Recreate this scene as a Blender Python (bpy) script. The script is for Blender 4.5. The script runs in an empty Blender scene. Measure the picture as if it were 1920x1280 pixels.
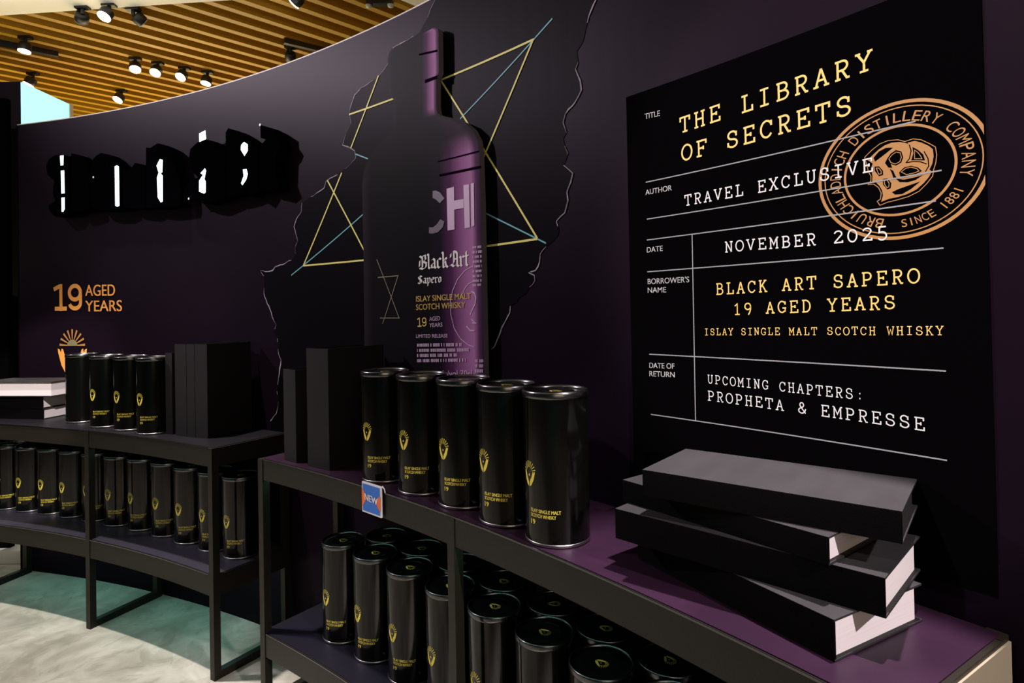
import bpy, bmesh, math, random
from mathutils import Vector, Matrix
from mathutils.geometry import tessellate_polygon

SC = bpy.context.scene
COL = SC.collection
PI = math.pi
random.seed(7)

# ---------------------------------------------------------------- camera
F_PX, PITCH, ROLL = 1150.0, 0.012, 0.019
CAMZ = 1.2
cam = bpy.data.objects.new('camera', bpy.data.cameras.new('camera'))
COL.objects.link(cam)
fwd = Vector((0, math.cos(PITCH), math.sin(PITCH)))
up0 = Vector((0, -math.sin(PITCH), math.cos(PITCH)))
rt0 = Vector((1, 0, 0))
rt = math.cos(ROLL) * rt0 - math.sin(ROLL) * up0
upv = math.sin(ROLL) * rt0 + math.cos(ROLL) * up0
m = Matrix((rt, upv, -fwd)).transposed().to_4x4()
m.translation = Vector((0, 0, CAMZ))
cam.matrix_world = m
cam.data.sensor_width = 36.0
cam.data.lens = F_PX / 1920 * 36.0
cam.data.shift_y = -0.03895
cam.data.clip_start = 0.02
SC.camera = cam

# ---------------------------------------------------------------- exposure, world, lights
SC.view_settings.view_transform = 'Standard'
SC.view_settings.look = 'None'
SC.view_settings.gamma = 1.0
SC.view_settings.use_curve_mapping = False
SC.view_settings.exposure = 0.0

world = bpy.data.worlds.new('world')
SC.world = world
world.use_nodes = True
bgn = world.node_tree.nodes['Background']
bgn.inputs['Color'].default_value = (0.30, 0.55, 0.60, 1)
bgn.inputs['Strength'].default_value = 0.02


def look(o, target):
    d = Vector(target) - o.location
    o.rotation_euler = d.to_track_quat('-Z', 'Y').to_euler()


def area(name, loc, target, sx, sy, power, color, spread=PI):
    l = bpy.data.lights.new(name, 'AREA')
    l.shape = 'RECTANGLE'
    l.size, l.size_y, l.energy, l.color, l.spread = sx, sy, power, color, spread
    o = bpy.data.objects.new(name, l)
    COL.objects.link(o)
    o.location = loc
    look(o, target)
    return o


def spot(name, loc, target, power, color, deg, blend=0.4, radius=0.04):
    l = bpy.data.lights.new(name, 'SPOT')
    l.energy, l.color, l.spot_size, l.spot_blend, l.shadow_soft_size = power, color, math.radians(deg), blend, radius
    o = bpy.data.objects.new(name, l)
    COL.objects.link(o)
    o.location = loc
    look(o, target)
    return o


WARM = (1.0, 0.80, 0.58)
NEUT = (1.0, 0.93, 0.88)
# track spots over the display; added fills for teal tone, slats and soffit
spot('wash_spot', (-4.1, 2.0, 3.4), (-0.6, 1.9, 1.85), 460, (1.0, 0.88, 0.98), 60, 0.8, 0.05)
spot('poster_spot', (-2.0, -0.9, 3.4), (0.42, 0.95, 1.40), 560, (1.0, 0.92, 0.88), 16, 0.45, 0.05)
spot('key_spot', (0.678, 0.868, 3.35), (0.36, 0.92, 0.8), 900, (1.0, 0.90, 0.92), 21, 0.6, 0.03)
spot('page_spot', (1.5, -0.9, 2.5), (0.45, 0.85, 0.85), 330, (1.0, 0.90, 0.90), 24, 0.5, 0.03)
spot('left_shelf_spot', (-0.5, -0.4, 3.4), (-2.15, 2.62, 0.86), 900, NEUT, 13, 0.4, 0.03)
spot('aisle_spot', (1.9, 0.7, 3.4), (1.95, 1.1, 0.0), 900, WARM, 44, 0.6, 0.05)
spot('floor_spot', (-1.65, 2.02, 3.45), (-2.1, 1.4, 0.0), 520, (1.0, 0.93, 0.86), 66, 0.35, 0.05)
area('front_glow', (0.8, -3.0, 1.7), (-0.2, 1.4, 0.8), 2.2, 1.6, 24, WARM)
area('soffit_edge_fill', (-3.2, 4.15, 3.1), (-3.2, 4.15, 3.6), 3.4, 0.4, 11, (1.0, 0.96, 0.95), 1.4)  # unseen upward fill, added to whiten the soffit along its edge
area('teal_fill', (-1.2, -2.6, 0.5), (-1.9, 2.0, 0.0), 3.2, 1.4, 0.6, (0.12, 0.9, 0.66))  # added teal fill, no screen stands there
area('store_panel_light', (-4.6, 2.1, 1.72), (0.0, 1.2, 0.9), 0.10, 0.30, 1.6, NEUT)
area('slat_fill', (-4.2, 6.6, 1.7), (-3.6, 6.2, 3.6), 4.5, 2.5, 160, (1.0, 0.79, 0.40))  # unseen upward fill added behind the wall to brighten the slats
area('soffit_fill', (-3.4, 2.1, 2.8), (-3.4, 2.1, 3.6), 2.6, 3.4, 34, (1.0, 0.97, 0.95))  # unseen upward fill, added to brighten the soffit overhead

# teal LED strips under the shelves (angle along the wall, distance from it, height, length, power)
for k, (a, d, z, L, pw) in enumerate(((49.0, 0.300, 0.694, 0.80, 0.28), (38.9, 0.300, 0.694, 0.80, 0.28), (70.8, 0.285, 0.690, 0.75, 0.12), (61.8, 0.285, 0.690, 0.70, 0.12), (70.8, 0.12, 0.262, 0.72, 0.42), (61.8, 0.12, 0.262, 0.68, 0.42))):
    t = math.radians(a)
    o = area('led_strip_light', (-3.5928 + (5.1024 - d) * math.cos(t), -2.01 + (5.1024 - d) * math.sin(t), z), (0, 0, 0), L, 0.012, pw, (0.36, 0.95, 0.82))
    o.rotation_euler = (0, 0, t + PI / 2)

# ---------------------------------------------------------------- wall frame of reference
# the display wall is an arc: centre (CXW, CYW), radius RW; s runs along it to the right
CXW, CYW, RW, TH0 = -3.5928, -2.01, 5.1024, math.radians(77.0)
WALL_TOP = 2.1288


def pp(th, d, z):
    return Vector((CXW + (RW - d) * math.cos(th), CYW + (RW - d) * math.sin(th), z))


def pd(deg, d, z):
    return pp(math.radians(deg), d, z)


def wp(s, z, off=0.0):
    return pp(TH0 - s / RW, off, z)


# ---------------------------------------------------------------- materials
def mat(name, col, rough=0.5, metal=0.0, spec=0.5, coat=0.0, emit=None, noise=None, sheen=0.0, bump=None):
    mt = bpy.data.materials.new(name)
    mt.use_nodes = True
    nt = mt.node_tree
    b = nt.nodes['Principled BSDF']
    b.inputs['Base Color'].default_value = (*col, 1)
    b.inputs['Roughness'].default_value = rough
    b.inputs['Metallic'].default_value = metal
    b.inputs['Specular IOR Level'].default_value = spec
    b.inputs['Coat Weight'].default_value = coat
    b.inputs['Coat Roughness'].default_value = 0.08
    b.inputs['Sheen Weight'].default_value = sheen
    b.inputs['Sheen Roughness'].default_value = 0.35
    if emit:
        b.inputs['Emission Color'].default_value = (*emit[0], 1)
        b.inputs['Emission Strength'].default_value = emit[1]
    if noise:   # (scale, detail, second colour, stretch)
        tc = nt.nodes.new('ShaderNodeTexCoord')
        mp = nt.nodes.new('ShaderNodeMapping')
        mp.inputs['Scale'].default_value = noise[3] if len(noise) > 3 else (1, 1, 1)
        nz = nt.nodes.new('ShaderNodeTexNoise')
        nz.inputs['Scale'].default_value = noise[0]
        nz.inputs['Detail'].default_value = noise[1]
        rp = nt.nodes.new('ShaderNodeValToRGB')
        rp.color_ramp.elements[0].position = 0.36
        rp.color_ramp.elements[1].position = 0.66
        rp.color_ramp.elements[0].color = (*col, 1)
        rp.color_ramp.elements[1].color = (*noise[2], 1)
        nt.links.new(tc.outputs['Object'], mp.inputs['Vector'])
        nt.links.new(mp.outputs['Vector'], nz.inputs['Vector'])
        nt.links.new(nz.outputs['Fac'], rp.inputs['Fac'])
        nt.links.new(rp.outputs['Color'], b.inputs['Base Color'])
    if bump:
        tc = nt.nodes.new('ShaderNodeTexCoord')
        nz = nt.nodes.new('ShaderNodeTexNoise')
        nz.inputs['Scale'].default_value = bump[0]
        nz.inputs['Detail'].default_value = 4
        bp = nt.nodes.new('ShaderNodeBump')
        bp.inputs['Strength'].default_value = bump[1]
        bp.inputs['Distance'].default_value = 0.002
        nt.links.new(tc.outputs['Object'], nz.inputs['Vector'])
        nt.links.new(nz.outputs['Fac'], bp.inputs['Height'])
        nt.links.new(bp.outputs['Normal'], b.inputs['Normal'])
    return mt


M = {}
M['wall'] = mat('purple_wall_vinyl', (0.0062, 0.0032, 0.0070), 0.42, spec=0.036, noise=(2.2, 3, (0.0078, 0.0040, 0.0088)))
M['hole'] = mat('black_wall_print', (0.0034, 0.0030, 0.0042), 0.42, spec=0.02)
M['tear'] = mat('torn_paper_edge', (0.42, 0.36, 0.44), 0.8, noise=(25, 3, (0.10, 0.08, 0.10)))
M['yellow'] = mat('yellow_print', (0.74, 0.68, 0.17), 0.6)
M['blue'] = mat('blue_print', (0.13, 0.44, 0.52), 0.6)
M['card'] = mat('poster_card', (0.0016, 0.0014, 0.0018), 0.7, spec=0.0)
M['gold'] = mat('gold_print', (0.86, 0.56, 0.15), 0.55)
M['copper'] = mat('copper_print', (0.40, 0.185, 0.045), 0.5)
M['white'] = mat('white_print', (0.66, 0.65, 0.67), 0.6)
M['rule'] = mat('grey_rule_print', (0.27, 0.27, 0.29), 0.6)
M['orange'] = mat('orange_lettering', (0.85, 0.36, 0.07), 0.5)
M['lilac'] = mat('lilac_print', (0.50, 0.34, 0.52), 0.5)
M['bottle_edge'] = mat('cutout_board_edge', (0.13, 0.11, 0.14), 0.6)
M['bdark'] = mat('bottle_groove_print', (0.006, 0.0025, 0.007), 0.6, spec=0.0)
M['dimgold'] = mat('dim_gold_print', (0.20, 0.17, 0.10), 0.5)
M['metal'] = mat('black_powder_coat', (0.0105, 0.0086, 0.0054), 0.45, spec=0.28, bump=(220, 0.15))
M['purple_top'] = mat('purple_shelf_laminate', (0.0140, 0.0045, 0.0130), 0.42, spec=0.18, noise=(9, 4, (0.020, 0.0068, 0.0185)))
M['slate_top'] = mat('slate_shelf_laminate', (0.030, 0.026, 0.042), 0.38, spec=0.35)
M['tin'] = mat('black_gloss_tin', (0.002, 0.002, 0.0018), 0.13, spec=0.4)
M['rim'] = mat('tin_rim_steel', (0.42, 0.40, 0.42), 0.28, metal=1.0)
M['lid'] = mat('black_lid', (0.002, 0.0022, 0.002), 0.16, spec=0.25)
M['foil'] = mat('gold_foil', (0.80, 0.66, 0.09), 0.45, metal=0.15)
M['cover'] = mat('black_book_cloth', (0.0018, 0.0016, 0.0018), 0.6, spec=0.04, bump=(400, 0.25))
M['pages'] = mat('white_pages', (0.74, 0.665, 0.69), 0.8, noise=(40, 3, (0.69, 0.62, 0.65), (0.2, 0.2, 14)))
M['dark_pages'] = mat('black_page_edges', (0.012, 0.011, 0.012), 0.55)
M['floor'] = mat('grey_stone_floor', (0.60, 0.565, 0.51), 0.5, spec=0.25, noise=(4.5, 12, (0.22, 0.21, 0.185)))
M['soffit'] = mat('white_soffit_paint', (0.86, 0.83, 0.79), 0.8)
M['slat'] = mat('oak_slat', (0.46, 0.25, 0.012), 0.5, noise=(3, 5, (0.36, 0.185, 0.008), (0.3, 0.3, 6)))
M['slat_back'] = mat('oak_backing', (0.17, 0.078, 0.003), 0.6)
M['spot_body'] = mat('spotlight_body', (0.012, 0.012, 0.013), 0.4)
M['lens'] = mat('spotlight_lens', (1, 0.95, 0.85), 0.3, emit=((1.0, 0.92, 0.76), 14.0))
M['lens_off'] = mat('unlit_lens', (0.25, 0.27, 0.33), 0.15)
M['cyan'] = mat('cyan_lightbox', (0.5, 0.9, 0.95), 0.4, emit=((0.40, 0.90, 1.0), 0.9))
M['kiosk'] = mat('dark_purple_panel', (0.009, 0.0065, 0.0125), 0.7, spec=0.05)
M['black'] = mat('matt_black', (0.002, 0.002, 0.0022), 0.9, spec=0.0)
M['frame_pale'] = mat('pale_frame', (0.55, 0.50, 0.42), 0.5)
M['plinth'] = mat('pale_plinth', (0.62, 0.60, 0.55), 0.5)
M['letter'] = mat('black_acrylic', (0.0008, 0.0008, 0.0012), 0.9, spec=0.0)
M['led'] = mat('led_face', (0.8, 0.95, 1), 0.3, emit=((0.66, 0.95, 1.0), 2.4))
M['tag_white'] = mat('tag_white', (0.8, 0.8, 0.8), 0.4)
M['tag_blue'] = mat('tag_blue', (0.03, 0.16, 0.60), 0.4)
M['tag_orange'] = mat('tag_orange', (0.85, 0.16, 0.03), 0.4)

M['board'] = mat('toplit_book_board', (0.023, 0.0212, 0.0228), 0.6, spec=0.2, noise=(26, 4, (0.019, 0.0172, 0.0188), (1, 0.25, 1)), bump=(400, 0.25))  # black covers lightened: the overhead light on their tops is in this grey
M['unlit_top'] = mat('unlit_shelf_laminate', (0.006, 0.005, 0.0075), 0.42, spec=0.2)  # far table's purple laminate darkened, its lack of light put into the colour
M['end_glare'] = mat('painted_end_glare', (0.24, 0.20, 0.14), 0.5)  # added plate: warm reflection on the table's end face painted as beige
M['labelgold'] = mat('label_gold_print', (0.64, 0.44, 0.09), 0.5)
M['lid_rim'] = mat('dark_steel_rim', (0.13, 0.13, 0.135), 0.25, metal=1.0)
nt = M['floor'].node_tree
pb = nt.nodes['Principled BSDF']
tc = nt.nodes.new('ShaderNodeTexCoord')
def noise(scale, detail, rough, dist, lo, hi, c0, c1):
    z = nt.nodes.new('ShaderNodeTexNoise')
    z.inputs['Scale'].default_value, z.inputs['Detail'].default_value = scale, detail
    z.inputs['Roughness'].default_value, z.inputs['Distortion'].default_value = rough, dist
    r = nt.nodes.new('ShaderNodeValToRGB')
    r.color_ramp.elements[0].position, r.color_ramp.elements[1].position = lo, hi
    r.color_ramp.elements[0].color, r.color_ramp.elements[1].color = (*c0, 1), (*c1, 1)
    nt.links.new(tc.outputs['Object'], z.inputs['Vector'])
    nt.links.new(z.outputs['Fac'], r.inputs['Fac'])
    return r.outputs['Color']
def mul(a, b):
    x = nt.nodes.new('ShaderNodeMix')
    x.data_type, x.blend_type = 'RGBA', 'MULTIPLY'
    x.inputs['Factor'].default_value = 1.0
    nt.links.new(a, x.inputs['A']); nt.links.new(b, x.inputs['B'])
    return x.outputs['Result']
cloud = noise(1.7, 7, 0.58, 0.8, 0.36, 0.66, (0.34, 0.32, 0.28), (0.66, 0.62, 0.57))
speck = noise(7.0, 7, 0.6, 1.0, 0.36, 0.62, (0.72, 0.71, 0.68), (1.0, 1.0, 1.0))
vein = noise(3.0, 10, 0.6, 2.0, 0.475, 0.495, (0.86, 0.85, 0.83), (1.0, 1.0, 1.0))
nt.links.new(mul(mul(cloud, speck), vein), pb.inputs['Base Color'])
for k in ('wall', 'hole'):
    M[k].node_tree.nodes['Principled BSDF'].inputs['Specular Tint'].default_value = (1.0, 0.78, 1.0, 1)
M['upright_cloth'] = mat('charcoal_book_cloth', (0.0125, 0.0115, 0.0130), 0.6, spec=0.15)
M['lid_foil'] = mat('shaded_gold_foil', (0.33, 0.28, 0.045), 0.45)  # gold foil darkened: shade on the lower lids put into its colour
M['shaded_top'] = mat('shaded_shelf_laminate', (0.0075, 0.0065, 0.013), 0.42, spec=0.2)  # lower shelf laminate darkened, shade under the near table put into the colour
M['dim_lilac'] = mat('dim_lilac_print', (0.075, 0.052, 0.080), 0.5)
# ---------------------------------------------------------------- object helpers
def link(name, bm_or_mesh, m, parent=None, smooth=False):
    if isinstance(bm_or_mesh, bmesh.types.BMesh):
        me = bpy.data.meshes.new(name)
        bm_or_mesh.normal_update()
        bm_or_mesh.to_mesh(me)
        bm_or_mesh.free()
    else:
        me = bm_or_mesh
    if smooth:
        for p in me.polygons:
            p.use_smooth = True
    if m is not None and not me.materials:
        me.materials.append(M[m])
    o = bpy.data.objects.new(name, me)
    COL.objects.link(o)
    if parent is not None:
        o.parent = parent
    return o


def tag(o, label=None, cat=None, group=None, kind=None):
    if label: o['label'] = label
    if cat: o['category'] = cat
    if group: o['group'] = group
    if kind: o['kind'] = kind
    return o


def empty(name, loc=(0, 0, 0), rz=0.0):
    o = bpy.data.objects.new(name, None)
    COL.objects.link(o)
    o.location = loc
    o.rotation_euler = (0, 0, rz)
    o.empty_display_size = 0.05
    return o


def copy_tree(src, loc, rz, label):
    r = src.copy()
    COL.objects.link(r)
    r.location = loc
    r.rotation_euler = (0, 0, rz)
    r['label'] = label
    for ch in list(src.children):
        c = ch.copy()
        COL.objects.link(c)
        c.parent = r
    return r


def box(bm, x0, x1, y0, y1, z0, z1):
    v = [bm.verts.new(p) for p in ((x0, y0, z0), (x1, y0, z0), (x1, y1, z0), (x0, y1, z0), (x0, y0, z1), (x1, y0, z1), (x1, y1, z1), (x0, y1, z1))]
    for f in ((3, 2, 1, 0), (4, 5, 6, 7), (0, 1, 5, 4), (1, 2, 6, 5), (2, 3, 7, 6), (3, 0, 4, 7)):
        bm.faces.new([v[i] for i in f])
    return v


def bevel(bm, w, seg=2):
    bmesh.ops.bevel(bm, geom=list(bm.edges), offset=w, segments=seg, affect='EDGES', profile=0.5)


def curved_slab(bm, t0, t1, d0, d1, z0, z1, n=40):
    """box bent along the wall's arc; angles in degrees, d = distance in front of the wall"""
    prev = None
    for i in range(n + 1):
        t = math.radians(t0 + (t1 - t0) * i / n)
        ring = [bm.verts.new(pp(t, d, z)) for d, z in ((d0, z0), (d1, z0), (d1, z1), (d0, z1))]
        if prev:
            for k in range(4):
                bm.faces.new((prev[k], prev[(k + 1) % 4], ring[(k + 1) % 4], ring[k]))
        else:
            bm.faces.new(ring[::-1])
        prev = ring
    bm.faces.new(prev)
    bmesh.ops.recalc_face_normals(bm, faces=bm.faces)


def radial_box(bm, deg, d0, d1, w, z0, z1):
    """straight bar pointing out from the wall at one angle"""
    t = math.radians(deg)
    o = Vector((math.cos(t), math.sin(t), 0))
    tg = Vector((-math.sin(t), math.cos(t), 0))
    v = []
    for z in (z0, z1):
        for d, q in ((d0, -w / 2), (d1, -w / 2), (d1, w / 2), (d0, w / 2)):
            p = Vector((CXW, CYW, 0)) + o * (RW - d) + tg * q
            v.append(bm.verts.new((p.x, p.y, z)))
    for f in ((3, 2, 1, 0), (4, 5, 6, 7), (0, 1, 5, 4), (1, 2, 6, 5), (2, 3, 7, 6), (3, 0, 4, 7)):
        bm.faces.new([v[i] for i in f])


def lathe(bm, prof, n=48, cap0=True, cap1=True):
    rings = []
    for r, z in prof:
        rings.append([bm.verts.new((r * math.cos(2 * PI * k / n), r * math.sin(2 * PI * k / n), z)) for k in range(n)])
    for a, b in zip(rings, rings[1:]):
        for k in range(n):
            bm.faces.new((a[k], a[(k + 1) % n], b[(k + 1) % n], b[k]))
    if cap0: bm.faces.new(rings[0][::-1])
    if cap1: bm.faces.new(rings[-1])


# flat artwork is drawn in 2-D (bm in the x-y plane) and then laid on a surface
def flat_poly(bm, pts):
    vs = [bm.verts.new((x, y, 0)) for x, y in pts]
    for tri in tessellate_polygon([[Vector((x, y, 0)) for x, y in pts]]):
        try:
            bm.faces.new([vs[i] for i in tri])
        except ValueError:
            pass


def flat_stroke(bm, pts, w, w1=None, closed=False):
    """polyline with width w (tapering to w1), mitred"""
    P = [Vector(p) for p in pts]
    n = len(P)
    if n < 2: return
    w1 = w if w1 is None else w1
    ring = []
    for i in range(n):
        a = P[i - 1] if (i > 0 or closed) else None
        b = P[(i + 1) % n] if (i < n - 1 or closed) else None
        d = Vector((0, 0))
        if a is not None and (P[i] - a).length > 1e-9: d += (P[i] - a).normalized()
        if b is not None and (b - P[i]).length > 1e-9: d += (b - P[i]).normalized()
        if d.length < 1e-6: d = Vector((1, 0))
        d.normalize()
        nn = Vector((-d.y, d.x))
        k = 1.0
        if a is not None and b is not None:
            e = (b - P[i])
            if e.length > 1e-9:
                e.normalize()
                k = 1.0 / max(0.5, abs(nn.dot(Vector((-e.y, e.x)))))
        ww = (w + (w1 - w) * i / max(1, n - 1)) * 0.5 * k
        ring.append((bm.verts.new((*(P[i] + nn * ww), 0)), bm.verts.new((*(P[i] - nn * ww), 0))))
    rng = range(n if closed else n - 1)
    for i in rng:
        a, b = ring[i], ring[(i + 1) % n]
        bm.faces.new((a[0], a[1], b[1], b[0]))


def flat_ellipse(cx, cy, rx, ry, a0=0.0, a1=2 * PI, n=48):
    return [(cx + rx * math.cos(a0 + (a1 - a0) * i / n), cy + ry * math.sin(a0 + (a1 - a0) * i / n)) for i in range(n + 1)]


def split(bm, step, axis=0):
    xs = [v.co[axis] for v in bm.verts]
    if not xs: return
    x, hi = min(xs) + step, max(xs)
    no = Vector((0, 0, 0)); no[axis] = 1
    while x < hi - 1e-6:
        co = Vector((0, 0, 0)); co[axis] = x
        bmesh.ops.bisect_plane(bm, geom=list(bm.verts) + list(bm.edges) + list(bm.faces), plane_co=co, plane_no=no, dist=1e-7)
        x += step


def fix_up(bm):
    """every flat face looks towards +z of its plane"""
    bm.normal_update()
    for f in bm.faces:
        if f.normal.z < 0: f.normal_flip()


def on_wall(bm, off, step=0.06):
    fix_up(bm)
    split(bm, step)
    for v in bm.verts:
        v.co = wp(v.co.x, v.co.y, off)
    bmesh.ops.recalc_face_normals(bm, faces=[])
    return bm


# ---------------------------------------------------------------- lettering
_sans = {}


def sans_outline(text):
    """built-in sans face as flat triangles, cap height scaled to 1, start at x=0"""
    if text not in _sans:
        cu = bpy.data.curves.new('lettering_source', 'FONT')
        cu.body = text
        o = bpy.data.objects.new('lettering_source', cu)
        COL.objects.link(o)
        bpy.context.view_layer.update()
        dg = bpy.context.evaluated_depsgraph_get()
        me = bpy.data.meshes.new_from_object(o.evaluated_get(dg))
        vs = [(v.co.x, v.co.y) for v in me.vertices]
        fs = [tuple(p.vertices) for p in me.polygons]
        bpy.data.objects.remove(o)
        bpy.data.curves.remove(cu)
        bpy.data.meshes.remove(me)
        x0, x1 = min(v[0] for v in vs), max(v[0] for v in vs)
        cap = 0.729
        _sans[text] = ([((x - x0) / cap, y / cap) for x, y in vs], fs, (x1 - x0) / cap)
    return _sans[text]


def put_sans(bm, text, s0, z0, s1, z1, h, bold=0.0):
    vs, fs, w = sans_outline(text)
    kx = 1.0 / w
    for dx in ((0,) if not bold else (-bold, 0, bold)):
        nv = []
        for x, y in vs:
            u = x * kx
            nv.append(bm.verts.new((s0 + (s1 - s0) * u + dx * h, z0 + (z1 - z0) * u + y * h, 0)))
        for f in fs:
            try:
                bm.faces.new([nv[i] for i in f])
            except ValueError:
                pass


def arc(cx, cy, rx, ry, a0, a1, n=10):
    return [(cx + rx * math.cos(math.radians(a0 + (a1 - a0) * i / n)), cy + ry * math.sin(math.radians(a0 + (a1 - a0) * i / n))) for i in range(n + 1)]


def ser(x, y, w=0.26):
    return [(x - w / 2, y), (x + w / 2, y)]


# slab-serif typewriter capitals as pen strokes, cell 0..0.8 wide, cap height 1
TW = {
    'A': [[(0.14, 0.04), (0.40, 0.97)], [(0.40, 0.97), (0.66, 0.04)], [(0.24, 0.36), (0.56, 0.36)], ser(0.14, 0.04), ser(0.66, 0.04)],
    'B': [[(0.20, 0.04), (0.20, 0.96)], [(0.08, 0.96), (0.42, 0.96)] + arc(0.42, 0.74, 0.22, 0.22, 90, -90) + [(0.20, 0.52)], [(0.42, 0.52)] + arc(0.44, 0.28, 0.26, 0.24, 90, -90) + [(0.08, 0.04)]],
    'C': [arc(0.42, 0.5, 0.32, 0.46, 35, 325, 16), [(0.69, 0.66), (0.69, 0.95)]],
    'D': [[(0.20, 0.04), (0.20, 0.96)], [(0.08, 0.96), (0.36, 0.96)] + arc(0.36, 0.5, 0.34, 0.46, 90, -90, 14) + [(0.08, 0.04)]],
    'E': [[(0.20, 0.04), (0.20, 0.96)], [(0.08, 0.96), (0.68, 0.96), (0.68, 0.74)], [(0.20, 0.51), (0.50, 0.51)], [(0.50, 0.40), (0.50, 0.62)], [(0.08, 0.04), (0.71, 0.04), (0.71, 0.28)]],
    'F': [[(0.22, 0.04), (0.22, 0.96)], [(0.08, 0.96), (0.70, 0.96), (0.70, 0.74)], [(0.22, 0.51), (0.52, 0.51)], [(0.52, 0.40), (0.52, 0.62)], ser(0.24, 0.04, 0.34)],
    'G': [arc(0.42, 0.5, 0.32, 0.46, 40, 330, 16), [(0.68, 0.68), (0.68, 0.94)], [(0.46, 0.40), (0.76, 0.40)], [(0.68, 0.40), (0.68, 0.10)]],
    'H': [[(0.18, 0.04), (0.18, 0.96)], [(0.62, 0.04), (0.62, 0.96)], [(0.18, 0.52), (0.62, 0.52)], ser(0.18, 0.04), ser(0.62, 0.04), ser(0.18, 0.96), ser(0.62, 0.96)],
    'I': [[(0.40, 0.04), (0.40, 0.96)], ser(0.40, 0.04, 0.48), ser(0.40, 0.96, 0.48)],
    'K': [[(0.18, 0.04), (0.18, 0.96)], [(0.62, 0.96), (0.20, 0.42)], [(0.34, 0.58), (0.66, 0.04)], ser(0.18, 0.04), ser(0.66, 0.04, 0.24), ser(0.18, 0.96), ser(0.60, 0.96, 0.24)],
    'L': [[(0.26, 0.04), (0.26, 0.96)], ser(0.26, 0.96, 0.36), [(0.08, 0.04), (0.70, 0.04), (0.70, 0.34)]],
    'M': [[(0.14, 0.04), (0.14, 0.96)], [(0.14, 0.96), (0.40, 0.36), (0.66, 0.96)], [(0.66, 0.96), (0.66, 0.04)], ser(0.14, 0.04, 0.24), ser(0.66, 0.04, 0.24), ser(0.08, 0.96, 0.14), ser(0.72, 0.96, 0.14)],
    'N': [[(0.17, 0.04), (0.17, 0.96)], [(0.17, 0.96), (0.63, 0.04)], [(0.63, 0.04), (0.63, 0.96)], ser(0.17, 0.04, 0.24), ser(0.12, 0.96, 0.18), ser(0.63, 0.96, 0.26)],
    'O': [arc(0.40, 0.5, 0.34, 0.47, 0, 360, 22)],
    'P': [[(0.20, 0.04), (0.20, 0.96)], [(0.08, 0.96), (0.44, 0.96)] + arc(0.44, 0.70, 0.24, 0.26, 90, -90) + [(0.20, 0.44)], ser(0.22, 0.04, 0.34)],
    'R': [[(0.20, 0.04), (0.20, 0.96)], [(0.08, 0.96), (0.42, 0.96)] + arc(0.42, 0.72, 0.23, 0.24, 90, -90) + [(0.20, 0.48)], [(0.40, 0.48), (0.62, 0.04)], ser(0.20, 0.04), ser(0.66, 0.04, 0.18)],
    'S': [arc(0.39, 0.73, 0.25, 0.23, 20, 250, 12) + arc(0.40, 0.27, 0.28, 0.23, 80, -160, 12), [(0.63, 0.66), (0.63, 0.94)], [(0.13, 0.08), (0.13, 0.34)]],
    'T': [[(0.40, 0.04), (0.40, 0.96)], [(0.08, 0.70), (0.08, 0.96), (0.72, 0.96), (0.72, 0.70)], ser(0.40, 0.04, 0.34)],
    'U': [[(0.17, 0.96), (0.17, 0.32)] + arc(0.40, 0.32, 0.23, 0.28, 180, 360, 10) + [(0.63, 0.96)], ser(0.17, 0.96), ser(0.63, 0.96)],
    'V': [[(0.12, 0.96), (0.40, 0.04)], [(0.40, 0.04), (0.68, 0.96)], ser(0.13, 0.96), ser(0.67, 0.96)],
    'W': [[(0.08, 0.96), (0.23, 0.04), (0.40, 0.66), (0.57, 0.04), (0.72, 0.96)], ser(0.10, 0.96, 0.22), ser(0.70, 0.96, 0.22)],
    'X': [[(0.14, 0.04), (0.66, 0.96)], [(0.14, 0.96), (0.66, 0.04)], ser(0.14, 0.04, 0.24), ser(0.66, 0.04, 0.24), ser(0.14, 0.96, 0.24), ser(0.66, 0.96, 0.24)],
    'Y': [[(0.12, 0.96), (0.40, 0.48), (0.68, 0.96)], [(0.40, 0.48), (0.40, 0.04)], ser(0.40, 0.04, 0.38), ser(0.13, 0.96, 0.24), ser(0.67, 0.96, 0.24)],
    '1': [[(0.20, 0.78), (0.42, 0.96), (0.42, 0.04)], ser(0.42, 0.04, 0.44)],
    '9': [arc(0.40, 0.68, 0.26, 0.27, -20, 340, 18), arc(0.26, 0.62, 0.40, 0.72, 5, -65, 10)],
    '2': [arc(0.40, 0.72, 0.26, 0.23, 170, -20, 12) + [(0.13, 0.05)], [(0.10, 0.04), (0.70, 0.04), (0.70, 0.20)]],
    '0': [arc(0.40, 0.5, 0.30, 0.47, 0, 360, 22)],
    '5': [[(0.64, 0.96), (0.22, 0.96), (0.20, 0.54)] + arc(0.38, 0.28, 0.28, 0.30, 110, -150, 14)],
    '&': [[(0.74, 0.42), (0.66, 0.20)] + arc(0.38, 0.26, 0.26, 0.23, -20, -250, 12) + arc(0.40, 0.76, 0.16, 0.20, -60, 230, 12) + [(0.72, 0.04)]],
    ':': [[(0.40, 0.10), (0.40, 0.24)], [(0.40, 0.56), (0.40, 0.70)]],
}


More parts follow.
